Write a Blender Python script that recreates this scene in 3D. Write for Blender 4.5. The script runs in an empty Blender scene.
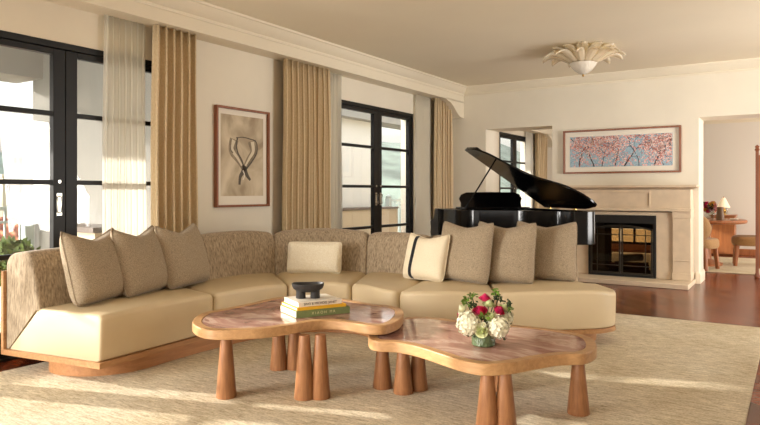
import bpy, bmesh, math, random
from mathutils import Vector, Matrix
random.seed(7)
SC = bpy.context.scene
COL = SC.collection
PI = math.pi

# ------------------------------------------------------------------ camera
FPX, HORIZON, EYE = 641.0, 192.0, 1.2
YAW = math.atan(416 / 641.0)
cam_d = bpy.data.cameras.new('camera')
cam = bpy.data.objects.new('camera', cam_d)
COL.objects.link(cam)
cam.location = (0, 0, EYE)
cam.rotation_euler = (PI / 2, 0, YAW)
cam_d.sensor_width = 36.0
cam_d.lens = FPX / 760 * 36.0
cam_d.shift_y = -(212.5 - HORIZON) / 760
cam_d.clip_end = 2000
SC.camera = cam

# ------------------------------------------------------------------ world, sun, fill lamps
world = bpy.data.worlds.new('sky')
SC.world = world
world.use_nodes = True
wn = world.node_tree.nodes
wl = world.node_tree.links
wn.clear()
sky = wn.new('ShaderNodeTexSky')
sky.sky_type = 'NISHITA'
sky.sun_disc = False
sky.sun_elevation = math.radians(32)
sky.sun_rotation = math.radians(200)
sky.air_density = 1.6
sky.dust_density = 6.0
hs = wn.new('ShaderNodeHueSaturation')
hs.inputs['Saturation'].default_value = 0.30
bg = wn.new('ShaderNodeBackground')
bg.inputs['Strength'].default_value = 0.66
wo = wn.new('ShaderNodeOutputWorld')
wl.new(sky.outputs[0], hs.inputs['Color'])
wl.new(hs.outputs[0], bg.inputs['Color'])
wl.new(bg.outputs[0], wo.inputs['Surface'])

sd = bpy.data.lights.new('sun', 'SUN')
sd.energy = 8.5
sd.angle = math.radians(1.0)
sd.color = (1.0, 0.94, 0.85)
sun = bpy.data.objects.new('sun', sd)
COL.objects.link(sun)
SUN_DIR = Vector((1.0, 0.33, -0.34)).normalized()
sun.rotation_euler = SUN_DIR.to_track_quat('-Z', 'Y').to_euler()


def area(name, loc, direction, sx, sy, power, color):
    l = bpy.data.lights.new(name, 'AREA')
    l.shape = 'RECTANGLE'
    l.size, l.size_y = sx, sy
    l.energy = power
    l.color = color
    o = bpy.data.objects.new(name, l)
    COL.objects.link(o)
    o.location = loc
    o.rotation_euler = Vector(direction).to_track_quat('-Z', 'Y').to_euler()
    return o


# unseen fill lamps, added to brighten the rooms in place of daylight
area('rear_fill', (-1.2, -4.3, 1.45), (0, 1, 0.15), 4.6, 2.3, 50, (1.0, 0.96, 0.90))  # added fill behind the camera
lo = area('side_door_fill', (-5.1, -1.7, 1.3), (0.5, 1, 0.12), 1.8, 2.2, 290, (1.0, 0.97, 0.92))  # added fill outside an unseen door, aimed down the room
lo.data.spread = math.radians(115)
lo = area('right_fill', (2.9, 7.3, 1.5), (-1, 0.2, 0.12), 2.4, 2.2, 205, (1.0, 0.97, 0.93))  # added lamp for the back wall; the right wall has no window
lo.data.spread = math.radians(130)
area('dining_fill', (2.9, 12.2, 1.4), (-1, 0, 0), 2.0, 2.2, 190, (1.0, 0.95, 0.90))  # added lamp brightening the dining room, no opening behind it

vs = SC.view_settings
vs.view_transform = 'Standard'
vs.look = 'None'
vs.gamma = 1
vs.exposure = 0.0
vs.use_curve_mapping = False
SC.cycles.max_bounces = 10
SC.cycles.diffuse_bounces = 5
SC.cycles.transparent_max_bounces = 16
SC.cycles.sample_clamp_indirect = 6
SC.cycles.caustics_reflective = False
SC.cycles.caustics_refractive = False


# ------------------------------------------------------------------ materials
def srgb(c):
    def f(v):
        v /= 255.0
        return v / 12.92 if v <= 0.04045 else ((v + 0.055) / 1.055) ** 2.4
    return (f(c[0]), f(c[1]), f(c[2]), 1)


class Mat:
    def __init__(self, name):
        self.m = bpy.data.materials.new(name)
        self.m.use_nodes = True
        self.n = self.m.node_tree.nodes
        self.l = self.m.node_tree.links
        self.b = self.n['Principled BSDF']
        self.out = self.n['Material Output']
        self._tc = None

    def coord(self, scale=(1, 1, 1), rot=(0, 0, 0), kind='Object'):
        if not self._tc:
            self._tc = self.n.new('ShaderNodeTexCoord')
        mp = self.n.new('ShaderNodeMapping')
        mp.inputs['Scale'].default_value = scale
        mp.inputs['Rotation'].default_value = rot
        self.l.new(self._tc.outputs[kind], mp.inputs['Vector'])
        return mp.outputs[0]

    def noise(self, vec, scale, detail=3, rough=0.5, dist=0.0):
        t = self.n.new('ShaderNodeTexNoise')
        t.inputs['Scale'].default_value = scale
        t.inputs['Detail'].default_value = detail
        t.inputs['Roughness'].default_value = rough
        t.inputs['Distortion'].default_value = dist
        self.l.new(vec, t.inputs['Vector'])
        return t.outputs[0]

    def ramp(self, fac, stops):
        r = self.n.new('ShaderNodeValToRGB')
        cr = r.color_ramp
        while len(cr.elements) < len(stops):
            cr.elements.new(0.5)
        for e, (p, c) in zip(cr.elements, stops):
            e.position = p
            e.color = srgb(c)
        self.l.new(fac, r.inputs[0])
        return r.outputs[0]

    def bump(self, height, strength, dist=0.01):
        b = self.n.new('ShaderNodeBump')
        b.inputs['Strength'].default_value = strength
        b.inputs['Distance'].default_value = dist
        self.l.new(height, b.inputs['Height'])
        self.l.new(b.outputs[0], self.b.inputs['Normal'])

    def color(self, sock):
        self.l.new(sock, self.b.inputs['Base Color'])


def plain(name, c, rough=0.6, metal=0.0, spec=0.5, var=0.0, vs_=6.0, bump=0.0, bs=80.0, coat=0.0):
    M = Mat(name)
    M.b.inputs['Base Color'].default_value = srgb(c)
    M.b.inputs['Roughness'].default_value = rough
    M.b.inputs['Metallic'].default_value = metal
    M.b.inputs['Specular IOR Level'].default_value = spec
    M.b.inputs['Coat Weight'].default_value = coat
    v = M.coord()
    if var:
        n = M.noise(v, vs_, 4)
        lo = tuple(max(0, x * (1 - var)) for x in c)
        hi = tuple(min(255, x * (1 + var)) for x in c)
        M.color(M.ramp(n, [(0.3, lo), (0.7, hi)]))
    if bump:
        M.bump(M.noise(v, bs, 2), bump, 0.005)
    return M.m


def wood(name, dark, light, rough=0.42, axis='z', scale=1.0):
    M = Mat(name)
    s = {'x': (1.2, 14, 14), 'y': (14, 1.2, 14), 'z': (14, 14, 1.2)}[axis]
    v = M.coord(scale=tuple(k * scale for k in s))
    n = M.noise(v, 3.0, 5, 0.6, 0.6)
    M.color(M.ramp(n, [(0.28, dark), (0.72, light)]))
    M.b.inputs['Roughness'].default_value = rough
    M.bump(n, 0.08, 0.003)
    return M.m


def fabric(name, dark, light, scale=120, streak=None, bump=0.5, dist=0.004, rough=0.9):
    M = Mat(name)
    v = M.coord(scale=streak or (1, 1, 1))
    n = M.noise(v, scale, 3, 0.65)
    M.color(M.ramp(n, [(0.30, dark), (0.70, light)]))
    M.b.inputs['Roughness'].default_value = rough
    M.b.inputs['Specular IOR Level'].default_value = 0.15
    M.b.inputs['Sheen Weight'].default_value = 0.15
    M.bump(n, bump, dist)
    return M.m


m_wall = plain('cream_plaster', (224, 216, 198), 0.85, var=0.015, vs_=2.0, bump=0.03, bs=60)
m_ceil = plain('ceiling_plaster', (230, 220, 196), 0.9, var=0.01, vs_=1.0)
m_trim = plain('cream_trim_paint', (226, 216, 194), 0.5)
m_dinwall = plain('pale_grey_plaster', (222, 216, 206), 0.85)
m_black = plain('black_steel', (14, 13, 12), 0.45, spec=0.3)
m_chrome = plain('chrome', (200, 198, 190), 0.25, metal=1.0)
m_brass = plain('brass', (196, 160, 90), 0.3, metal=1.0)
m_leather = plain('tan_leather', (203, 184, 149), 0.46, var=0.02, vs_=3.0, bump=0.10, bs=260)
m_back = fabric('taupe_streaked_weave', (120, 103, 82), (186, 168, 142), 24, (3.6, 3.6, 0.6), 0.6, 0.005)
m_boucle = fabric('taupe_boucle', (126, 110, 88), (182, 164, 138), 150, None, 0.9, 0.005)
m_cream = fabric('cream_boucle', (228, 216, 186), (250, 243, 224), 110, None, 0.8, 0.004)
m_ivory = fabric('ivory_linen', (222, 208, 178), (236, 224, 198), 160, None, 0.3, 0.002)
m_stripe = fabric('charcoal_stripe', (28, 28, 30), (52, 52, 56), 160, None, 0.3, 0.002)
m_shell = wood('honey_oak', (150, 106, 66), (188, 142, 96), 0.4, 'y')
m_plinth = wood('light_oak', (162, 112, 70), (190, 138, 92), 0.42, 'y')
m_rim = wood('table_rim_oak', (164, 122, 78), (194, 152, 106), 0.38, 'x')
m_leg = wood('table_leg_oak', (126, 82, 50), (162, 112, 72), 0.40, 'z', 1.6)
m_frame = wood('walnut_frame', (112, 62, 36), (146, 86, 52), 0.4, 'z')
m_din = wood('dining_oak', (140, 84, 48), (176, 112, 66), 0.4, 'z')
m_piano = plain('black_lacquer', (6, 6, 8), 0.12, spec=0.32)
m_pianosheen = plain('satin_black_lacquer', (22, 23, 32), 0.4, spec=0.3)
m_iron = plain('cast_iron_gold', (150, 120, 64), 0.4, metal=0.8)
m_keys = plain('ivory_keys', (236, 232, 220), 0.3)
m_cur = fabric('golden_beige_drapery', (190, 168, 132), (212, 192, 158), 160, (1, 1, 0.3), 0.1, 0.001)
m_paper = plain('white_mat_board', (228, 220, 204), 0.8)
m_book_page = plain('book_pages', (236, 230, 214), 0.8)
m_book_green = plain('green_book_cloth', (112, 124, 74), 0.7, var=0.05, vs_=20)
m_book_yellow = plain('yellow_book_cloth', (226, 172, 28), 0.6)
m_book_white = plain('white_book_jacket', (226, 218, 202), 0.5)
m_ink = plain('black_ink', (30, 28, 26), 0.6)
m_foil = plain('pale_gold_foil', (206, 200, 150), 0.5)
m_bowl = plain('charcoal_stoneware', (40, 37, 35), 0.55, var=0.15, vs_=30, bump=0.3, bs=60)
m_stone = plain('cream_limestone', (212, 192, 164), 0.6, var=0.03, vs_=8, bump=0.05, bs=40)
m_firebox = plain('firebox_black', (18, 16, 14), 0.7)
m_bronze = plain('pewter_frame', (70, 66, 58), 0.4, metal=0.8)
m_log = plain('charred_log', (66, 48, 36), 0.9, var=0.3, vs_=12, bump=0.6, bs=30)
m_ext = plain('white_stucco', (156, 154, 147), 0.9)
m_rail = plain('pale_grey_rail', (170, 182, 180), 0.5)
m_terra = plain('terrace_tile', (190, 176, 156), 0.8, var=0.05)
m_pink = plain('pink_stucco', (190, 140, 116), 0.9)
m_beigeb = plain('beige_stucco', (196, 180, 154), 0.9)
m_pot = plain('white_planter', (222, 216, 204), 0.6)
m_petal_w = plain('white_petal', (236, 234, 206), 0.6, var=0.04, vs_=60)
m_petal_g = plain('pale_green_petal', (216, 222, 168), 0.6, var=0.06, vs_=60)
m_petal_p = plain('magenta_petal', (200, 40, 92), 0.5, var=0.15, vs_=40)
m_leaf = plain('fresh_green_leaf', (96, 128, 44), 0.5, var=0.2, vs_=30)
m_leafd = plain('dark_green_leaf', (40, 60, 26), 0.5, var=0.2, vs_=30)
m_shrub = plain('shrub_leaf', (84, 104, 50), 0.7, var=0.3, vs_=12)
m_chair = fabric('tan_chair_wool', (150, 116, 76), (178, 142, 98), 120)
m_hill = plain('wooded_hill', (96, 108, 98), 1.0, var=0.25, vs_=0.09)


def mat_floor():
    M = Mat('parquet_floor')
    v = M.coord(rot=(0, 0, PI / 4))
    br = M.n.new('ShaderNodeTexBrick')
    br.inputs['Scale'].default_value = 1.0
    br.inputs['Brick Width'].default_value = 0.62
    br.inputs['Row Height'].default_value = 0.11
    br.inputs['Mortar Size'].default_value = 0.002
    br.inputs['Color1'].default_value = srgb((152, 78, 46))
    br.inputs['Color2'].default_value = srgb((84, 36, 22))
    br.inputs['Mortar'].default_value = srgb((36, 16, 10))
    M.l.new(v, br.inputs['Vector'])
    n = M.noise(M.coord(scale=(2, 18, 1), rot=(0, 0, PI / 4)), 3, 5, 0.6, 0.5)
    mx = M.n.new('ShaderNodeMix')
    mx.data_type = 'RGBA'
    mx.blend_type = 'OVERLAY'
    mx.inputs['Factor'].default_value = 0.55
    M.l.new(br.outputs['Color'], mx.inputs['A'])
    g = M.ramp(n, [(0.3, (70, 70, 70)), (0.7, (190, 190, 190))])
    M.l.new(g, mx.inputs['B'])
    M.color(mx.outputs['Result'])
    M.b.inputs['Roughness'].default_value = 0.24
    M.bump(br.outputs['Fac'], -0.1, 0.002)
    return M.m


def mat_rug(name='cream_rug_wool', dark=(150, 136, 110), light=(238, 228, 206)):
    M = Mat(name)
    w = M.coord(scale=(4, 22, 1), rot=(0, 0, math.radians(-52)))
    n1 = M.noise(w, 2.6, 4, 0.7, 0.6)
    n2 = M.noise(M.coord(), 1.3, 3)
    n3 = M.noise(M.coord(), 90, 2)
    mx = M.n.new('ShaderNodeMath')
    mx.operation = 'ADD'
    M.l.new(n1, mx.inputs[0])
    m2 = M.n.new('ShaderNodeMath')
    m2.operation = 'MULTIPLY'
    m2.inputs[1].default_value = 0.45
    M.l.new(n3, m2.inputs[0])
    M.l.new(m2.outputs[0], mx.inputs[1])
    c1 = M.ramp(mx.outputs[0], [(0.42, dark), (0.92, light)])
    mm = M.n.new('ShaderNodeMix')
    mm.data_type = 'RGBA'
    mm.blend_type = 'MULTIPLY'
    mm.inputs['Factor'].default_value = 1.0
    M.l.new(c1, mm.inputs['A'])
    M.l.new(M.ramp(n2, [(0.3, (232, 226, 214)), (0.7, (255, 255, 255))]), mm.inputs['B'])
    M.color(mm.outputs['Result'])
    M.b.inputs['Roughness'].default_value = 0.95
    M.b.inputs['Specular IOR Level'].default_value = 0.1
    M.bump(mx.outputs[0], 0.6, 0.006)
    return M.m


def mat_onyx():
    M = Mat('pink_onyx')
    v = M.coord(rot=(0, 0, 0.5), scale=(1.0, 2.2, 1))
    n = M.noise(v, 2.2, 6, 0.6, 1.6)
    M.color(M.ramp(n, [(0.28, (128, 90, 78)), (0.44, (158, 116, 102)), (0.53, (176, 136, 122)), (0.60, (206, 176, 160)), (0.72, (146, 104, 92))]))
    M.b.inputs['Roughness'].default_value = 0.10
    return M.m


def mat_glass(name='window_glass', tint=(255, 255, 255), rough=0.0, refl=0.06):
    M = Mat(name)
    tr = M.n.new('ShaderNodeBsdfTransparent')
    tr.inputs[0].default_value = srgb(tint)
    gl = M.n.new('ShaderNodeBsdfGlossy')
    gl.inputs['Roughness'].default_value = rough
    fr = M.n.new('ShaderNodeFresnel')
    ge = M.n.new('ShaderNodeNewGeometry')
    ma = M.n.new('ShaderNodeMath')
    ma.operation = 'MULTIPLY_ADD'
    ma.inputs[1].default_value = 1 / 1.45 - 1.45
    ma.inputs[2].default_value = 1.45
    M.l.new(ge.outputs['Backfacing'], ma.inputs[0])
    M.l.new(ma.outputs[0], fr.inputs['IOR'])
    mx = M.n.new('ShaderNodeMixShader')
    M.l.new(fr.outputs[0], mx.inputs[0])
    M.l.new(tr.outputs[0], mx.inputs[1])
    M.l.new(gl.outputs[0], mx.inputs[2])
    M.l.new(mx.outputs[0], M.out.inputs['Surface'])
    return M.m


def mat_sheer():
    M = Mat('white_sheer_voile')
    tr = M.n.new('ShaderNodeBsdfTransparent')
    df = M.n.new('ShaderNodeBsdfDiffuse')
    df.inputs[0].default_value = srgb((242, 239, 230))
    tl = M.n.new('ShaderNodeBsdfTranslucent')
    tl.inputs[0].default_value = srgb((242, 239, 230))
    a = M.n.new('ShaderNodeMixShader')
    a.inputs[0].default_value = 0.68
    M.l.new(df.outputs[0], a.inputs[1])
    M.l.new(tl.outputs[0], a.inputs[2])
    b = M.n.new('ShaderNodeMixShader')
    b.inputs[0].default_value = 0.62
    M.l.new(tr.outputs[0], b.inputs[1])
    M.l.new(a.outputs[0], b.inputs[2])
    M.l.new(b.outputs[0], M.out.inputs['Surface'])
    return M.m


def mat_lampglass(name, tint, tmix):
    M = Mat(name)
    tr = M.n.new('ShaderNodeBsdfTransparent')
    tr.inputs[0].default_value = srgb(tint)
    pr = M.b
    pr.inputs['Base Color'].default_value = srgb(tint)
    pr.inputs['Roughness'].default_value = 0.15
    pr.inputs['Specular IOR Level'].default_value = 0.8
    v = M.coord()
    M.bump(M.noise(v, 60, 2), 0.8, 0.01)
    b = M.n.new('ShaderNodeMixShader')
    b.inputs[0].default_value = tmix
    M.l.new(tr.outputs[0], b.inputs[1])
    M.l.new(pr.outputs[0], b.inputs[2])
    M.l.new(b.outputs[0], M.out.inputs['Surface'])
    return M.m


def mat_tiles():
    M = Mat('clay_roof_tiles')
    w = M.n.new('ShaderNodeTexWave')
    w.bands_direction = 'Y'
    w.inputs['Scale'].default_value = 1.3
    M.l.new(M.coord(), w.inputs['Vector'])
    w2 = M.n.new('ShaderNodeTexWave')
    w2.bands_direction = 'X'
    w2.inputs['Scale'].default_value = 0.9
    M.l.new(M.coord(), w2.inputs['Vector'])
    mu = M.n.new('ShaderNodeMath')
    mu.operation = 'MULTIPLY'
    M.l.new(w.outputs['Fac'], mu.inputs[0])
    M.l.new(w2.outputs['Fac'], mu.inputs[1])
    M.color(M.ramp(mu.outputs[0], [(0.0, (120, 66, 46)), (0.5, (186, 120, 86)), (1.0, (214, 160, 124))]))
    M.b.inputs['Roughness'].default_value = 0.9
    M.bump(w.outputs['Fac'], 0.8, 0.08)
    return M.m


def mat_lampshade():
    M = Mat('lit_pleated_shade')
    M.b.inputs['Base Color'].default_value = srgb((244, 228, 200))
    M.b.inputs['Emission Color'].default_value = srgb((255, 222, 178))
    M.b.inputs['Emission Strength'].default_value = 0.35
    return M.m


m_floor = mat_floor()
m_rug = mat_rug()
m_onyx = mat_onyx()
m_glass = mat_glass()
m_fireglass = mat_glass('smoked_fire_glass', (190, 178, 158))
m_greenglass = mat_lampglass('green_vase_glass', (92, 110, 74), 0.85)
m_sheer = mat_sheer()
m_amber = mat_lampglass('amber_art_glass', (250, 242, 222), 0.42)
m_frost = mat_lampglass('frosted_bowl_glass', (232, 224, 208), 0.85)
m_tiles = mat_tiles()
m_shade = mat_lampshade()
m_clear = mat_glass('clear_tableware_glass', (235, 235, 230))


# ------------------------------------------------------------------ mesh helpers
class MB:
    def __init__(self):
        self.v = []
        self.f = []

    def add(self, vs_, fs):
        b = len(self.v)
        self.v += [tuple(p) for p in vs_]
        self.f += [tuple(i + b for i in f) for f in fs]
        return self

    def box(self, x0, x1, y0, y1, z0, z1):
        vs_ = [(x, y, z) for z in (z0, z1) for y in (y0, y1) for x in (x0, x1)]
        fs = [(0, 2, 3, 1), (4, 5, 7, 6), (0, 1, 5, 4), (2, 6, 7, 3), (0, 4, 6, 2), (1, 3, 7, 5)]
        return self.add(vs_, fs)

    def obox(self, c, ax, ay, az):
        """box from centre and three half vectors"""
        c, ax, ay, az = map(Vector, (c, ax, ay, az))
        vs_ = [c + sx * ax + sy * ay + sz * az for sz in (-1, 1) for sy in (-1, 1) for sx in (-1, 1)]
        fs = [(0, 2, 3, 1), (4, 5, 7, 6), (0, 1, 5, 4), (2, 6, 7, 3), (0, 4, 6, 2), (1, 3, 7, 5)]
        return self.add(vs_, fs)

    def prism(self, outline, z0, z1):
        n = len(outline)
        vs_ = [(p[0], p[1], z0) for p in outline] + [(p[0], p[1], z1) for p in outline]
        fs = [tuple(range(n - 1, -1, -1)), tuple(range(n, 2 * n))]
        fs += [(i, (i + 1) % n, n + (i + 1) % n, n + i) for i in range(n)]
        return self.add(vs_, fs)

    def lathe(self, prof, c=(0, 0, 0), n=24, sx=1, sy=1):
        vs_, fs = [], []
        for r, z in prof:
            for k in range(n):
                a = 2 * PI * k / n
                vs_.append((c[0] + r * math.cos(a) * sx, c[1] + r * math.sin(a) * sy, c[2] + z))
        m = len(prof)
        for i in range(m - 1):
            for k in range(n):
                k2 = (k + 1) % n
                fs.append((i * n + k, i * n + k2, (i + 1) * n + k2, (i + 1) * n + k))
        if prof[0][0] > 1e-5:
            fs.append(tuple(range(n - 1, -1, -1)))
        if prof[-1][0] > 1e-5:
            fs.append(tuple(range((m - 1) * n, m * n)))
        return self.add(vs_, fs)

    def tube(self, pts, r, n=8, r2=None):
        pts = [Vector(p) for p in pts]
        m = len(pts)
        vs_, fs = [], []
        up = Vector((0, 0, 1))
        for i, p in enumerate(pts):
            t = (pts[min(i + 1, m - 1)] - pts[max(i - 1, 0)]).normalized()
            a = t.cross(up)
            if a.length < 1e-3:
                a = t.cross(Vector((1, 0, 0)))
            a.normalize()
            b = t.cross(a).normalized()
            rr = r if r2 is None else r + (r2 - r) * i / (m - 1)
            for k in range(n):
                th = 2 * PI * k / n
                vs_.append(p + a * (rr * math.cos(th)) + b * (rr * math.sin(th)))
        for i in range(m - 1):
            for k in range(n):
                k2 = (k + 1) % n
                fs.append((i * n + k, i * n + k2, (i + 1) * n + k2, (i + 1) * n + k))
        fs.append(tuple(range(n - 1, -1, -1)))
        fs.append(tuple(range((m - 1) * n, m * n)))
        return self.add(vs_, fs)

    def loft(self, rings, closed=True, caps=True):
        n = len(rings[0])
        vs_ = [p for r in rings for p in r]
        fs = []
        for i in range(len(rings) - 1):
            for k in range(n if closed else n - 1):
                k2 = (k + 1) % n
                fs.append((i * n + k, i * n + k2, (i + 1) * n + k2, (i + 1) * n + k))
        if caps and closed:
            fs.append(tuple(range(n - 1, -1, -1)))
            fs.append(tuple(range((len(rings) - 1) * n, len(rings) * n)))
        return self.add(vs_, fs)


def props(o, label=None, cat=None, group=None, kind=None):
    if label:
        o['label'] = label
    if cat:
        o['category'] = cat
    if group:
        o['group'] = group
    if kind:
        o['kind'] = kind
    return o


def root_of(o):
    L = Vector((0, 0, 0))
    while o is not None:
        L = L + o.location
        o = o.parent
    return L


def build(name, mb, mat, parent=None, smooth=False, bevel=0.0, local=False, origin=None, seg=2, angle=40):
    me = bpy.data.meshes.new(name)
    if parent is not None and not local:
        off = root_of(parent)
    elif parent is None and not local:
        if origin is None:
            xs = [p[0] for p in mb.v]
            ys = [p[1] for p in mb.v]
            zs = [p[2] for p in mb.v]
            origin = ((min(xs) + max(xs)) / 2, (min(ys) + max(ys)) / 2, min(zs))
        off = Vector(origin)
    else:
        off = Vector((0, 0, 0))
    me.from_pydata([(p[0] - off[0], p[1] - off[1], p[2] - off[2]) for p in mb.v], [], mb.f)
    bm = bmesh.new()
    bm.from_mesh(me)
    bmesh.ops.recalc_face_normals(bm, faces=bm.faces)
    bm.to_mesh(me)
    bm.free()
    me.materials.append(mat)
    o = bpy.data.objects.new(name, me)
    COL.objects.link(o)
    if parent is not None:
        o.parent = parent
    elif not local:
        o.location = off
    if smooth:
        for p in me.polygons:
            p.use_smooth = True
        if smooth != 'all':
            try:
                me.set_sharp_from_angle(angle=math.radians(angle))
            except Exception:
                pass
    if bevel:
        md = o.modifiers.new('bevel', 'BEVEL')
        md.width = bevel
        md.segments = seg
        md.limit_method = 'ANGLE'
        md.angle_limit = math.radians(35)
        for p in me.polygons:
            p.use_smooth = True
        if smooth != 'all':
            try:
                me.set_sharp_from_angle(angle=math.radians(angle))
            except Exception:
                pass
    return o


def thing(name, loc, label, cat, group=None, kind=None, rz=0.0):
    o = bpy.data.objects.new(name, None)
    COL.objects.link(o)
    o.location = loc
    o.rotation_euler = (0, 0, rz)
    o.empty_display_size = 0.1
    return props(o, label, cat, group, kind)


def clone(src, parent=None):
    c = src.copy()
    COL.objects.link(c)
    c.parent = parent
    for ch in list(src.children):
        clone(ch, c)
    return c


def struct(name, mb, mat, parent=None, **k):
    o = build(name, mb, mat, parent, **k)
    if parent is None:
        o['kind'] = 'structure'
    return o


def catmull(pts, n=8, closed=False):
    P = [Vector(p) for p in pts]
    out = []
    m = len(P)
    rng = m if closed else m - 1
    for i in range(rng):
        if closed:
            p0, p1, p2, p3 = P[(i - 1) % m], P[i], P[(i + 1) % m], P[(i + 2) % m]
        else:
            p1, p2 = P[i], P[i + 1]
            p0 = P[i - 1] if i > 0 else p1 * 2 - p2
            p3 = P[i + 2] if i + 2 < m else p2 * 2 - p1
        for k in range(n):
            t = k / n
            out.append(0.5 * ((2 * p1) + (-p0 + p2) * t + (2 * p0 - 5 * p1 + 4 * p2 - p3) * t * t + (-p0 + 3 * p1 - 3 * p2 + p3) * t ** 3))
    if not closed:
        out.append(P[-1])
    return out


CY, SY = math.cos(YAW), math.sin(YAW)


def CW(lat, dep, z=0.0):
    """a point given as metres to the right of / away from the doorway I stand in"""
    return Vector((lat * CY - dep * SY, lat * SY + dep * CY, z))


def unproj(px, py, z):
    u, v = (px - 380) / FPX, (HORIZON - py) / FPX
    d = (z - EYE) / v
    return (u * CY * d - SY * d, u * SY * d + CY * d)


# ------------------------------------------------------------------ the room
XL, YB, ZC, ZF = -4.73, 9.42, 2.885, -0.014
XR, YR = 3.0, -4.0
SOF = -4.50          # face of the dropped soffit over the windows
YD = 9.92            # dining side of the back wall
YFAR = 14.2


def wall_with_holes(mb, axis, c0, c1, a0, a1, z0, z1, holes):
    """wall slab between c0 and c1 on `axis`, spanning a0..a1; holes (h0,h1,zb,zt)"""
    cuts = sorted(holes)
    cur = a0

    def bx(p, q, zb, zt):
        if q - p < 1e-4 or zt - zb < 1e-4:
            return
        if axis == 'x':
            mb.box(c0, c1, p, q, zb, zt)
        else:
            mb.box(p, q, c0, c1, zb, zt)
    for h0, h1, zb, zt in cuts:
        bx(cur, h0, z0, z1)
        bx(h0, h1, z0, zb)
        bx(h0, h1, zt, z1)
        cur = h1
    bx(cur, a1, z0, z1)


fl = MB().box(XL - 0.25, XR + 0.2, YR - 0.2, YFAR + 0.2, ZF - 0.1, ZF)
struct('floor', fl, m_floor)
struct('ceiling', MB().box(XL - 0.25, XR + 0.2, YR - 0.2, YB, ZC, ZC + 0.12), m_ceil)
struct('ceiling_dining', MB().box(XL - 0.25, XR + 0.2, YB, YFAR + 0.2, ZC, ZC + 0.12), m_dinwall)

D1 = (1.77, 3.91)
D2 = (6.33, 8.20)
D3 = (-0.35, 1.77)
D0 = (-2.6, -0.8)
D4 = (11.45, 13.15)
ZT = 2.35
w = MB()
wall_with_holes(w, 'x', XL - 0.22, XL, YR, YFAR, ZF, ZC, [(D0[0], D0[1], ZF, ZT), (D3[0], D3[1], ZF, ZT), (D1[0], D1[1], ZF, ZT), (D2[0], D2[1], ZF, ZT), (D4[0], D4[1], ZF, ZT)])
struct('wall_left', w, m_wall)
w = MB()
OPL = (-4.12, -3.05)
OPR = (-1.08, 0.95)
FBX = (-2.44, -1.56)
w2 = MB()
wall_with_holes(w, 'y', YB, YD, XL, XR, ZF, ZC, [(OPL[0], OPL[1], ZF, 2.19), (FBX[0], FBX[1], 0.04, 0.86), (OPR[0], OPR[1], ZF, 2.19)])
struct('wall_back', w, m_wall)
struct('wall_right', MB().box(XR, XR + 0.2, YR, YFAR, ZF, ZC), m_wall)
w = MB()
wall_with_holes(w, 'y', YR - 0.2, YR, XL - 0.22, XR + 0.2, ZF, ZC, [(-3.6, 1.2, 0.3, 2.6)])
struct('wall_rear', w, m_wall)
w = MB()
wall_with_holes(w, 'y', YFAR, YFAR + 0.2, XL - 0.22, XR + 0.2, ZF, ZC, [(-3.5, -2.2, 0.1, 1.9)])
struct('wall_dining', w, m_dinwall)

# soffit over the windows with its crown moulding
struct('trim_1', MB().box(XL, SOF, YR, YB, 2.635, ZC), m_trim)
struct('trim_2', MB().box(XL, SOF, YD, YFAR, 2.45, ZC), m_trim)


def crown_profile():
    # (out from wall, z) for the cornice
    return [(0.0, 2.745), (0.012, 2.745), (0.016, 2.765), (0.012, 2.775), (0.03, 2.79), (0.055, 2.815), (0.075, 2.845), (0.085, 2.862), (0.10, 2.865), (0.105, 2.885), (0.0, 2.885)]


def sweep_profile(mb, prof, path):
    """path: list of (x,y,nx,ny) mitre points; prof offset along n"""
    rings = []
    for x, y, nx, ny in path:
        rings.append([(x + nx * d, y + ny * d, z) for d, z in prof])
    mb.loft(rings, closed=True)


c = MB()
sweep_profile(c, crown_profile(), [(SOF, YR, 1, 0), (SOF, YB, 1, -1), (XR, YB, 0, -1)])
struct('trim_3', c, m_trim, smooth=True, angle=30)
c = MB()
prof = [(d, z - 0.20) for d, z in crown_profile()[:-1]] + [(0.105, 2.885), (0, 2.885)]
sweep_profile(c, prof, [(SOF, YFAR, 1, -1), (XR, YFAR, 0, -1)])
struct('trim_4', c, m_trim, smooth=True, angle=30)

# bracket (corbel) where soffit meets the back wall, S-curved
def corbel(name, y_end, zt, length=0.62, drop=0.24):
    pts = []
    for i in range(21):
        t = i / 20
        y = y_end - length * (1 - t)
        # ogee with a small step
        if t < 0.12:
            z = zt - 0.03 * (t / 0.12)
        else:
            q = (t - 0.12) / 0.88
            z = zt - 0.03 - (drop - 0.03) * (0.5 - 0.5 * math.cos(PI * min(1, q * 1.15))) * (1 if q * 1.15 < 1 else 1)
        pts.append((y, z))
    outl = [(y_end - length, zt + 0.01)] + pts + [(y_end, zt + 0.01)]
    mb = MB()
    rings = [[(x, y, z) for y, z in outl] for x in (XL, SOF)]
    mb.loft(rings, closed=True)
    return struct(name, mb, m_trim, smooth=True, angle=30)


corbel('trim_5', YB, 2.635)
corbel('trim_6', YFAR, 2.45)


def baseboard(name, path, mat=None, h=0.13):
    prof = [(0, ZF), (0.022, ZF), (0.022, h - 0.03), (0.016, h - 0.015), (0.01, h), (0, h)]
    c = MB()
    sweep_profile(c, prof, path)
    return struct(name, c, mat or m_trim, smooth=True, angle=30)


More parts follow.
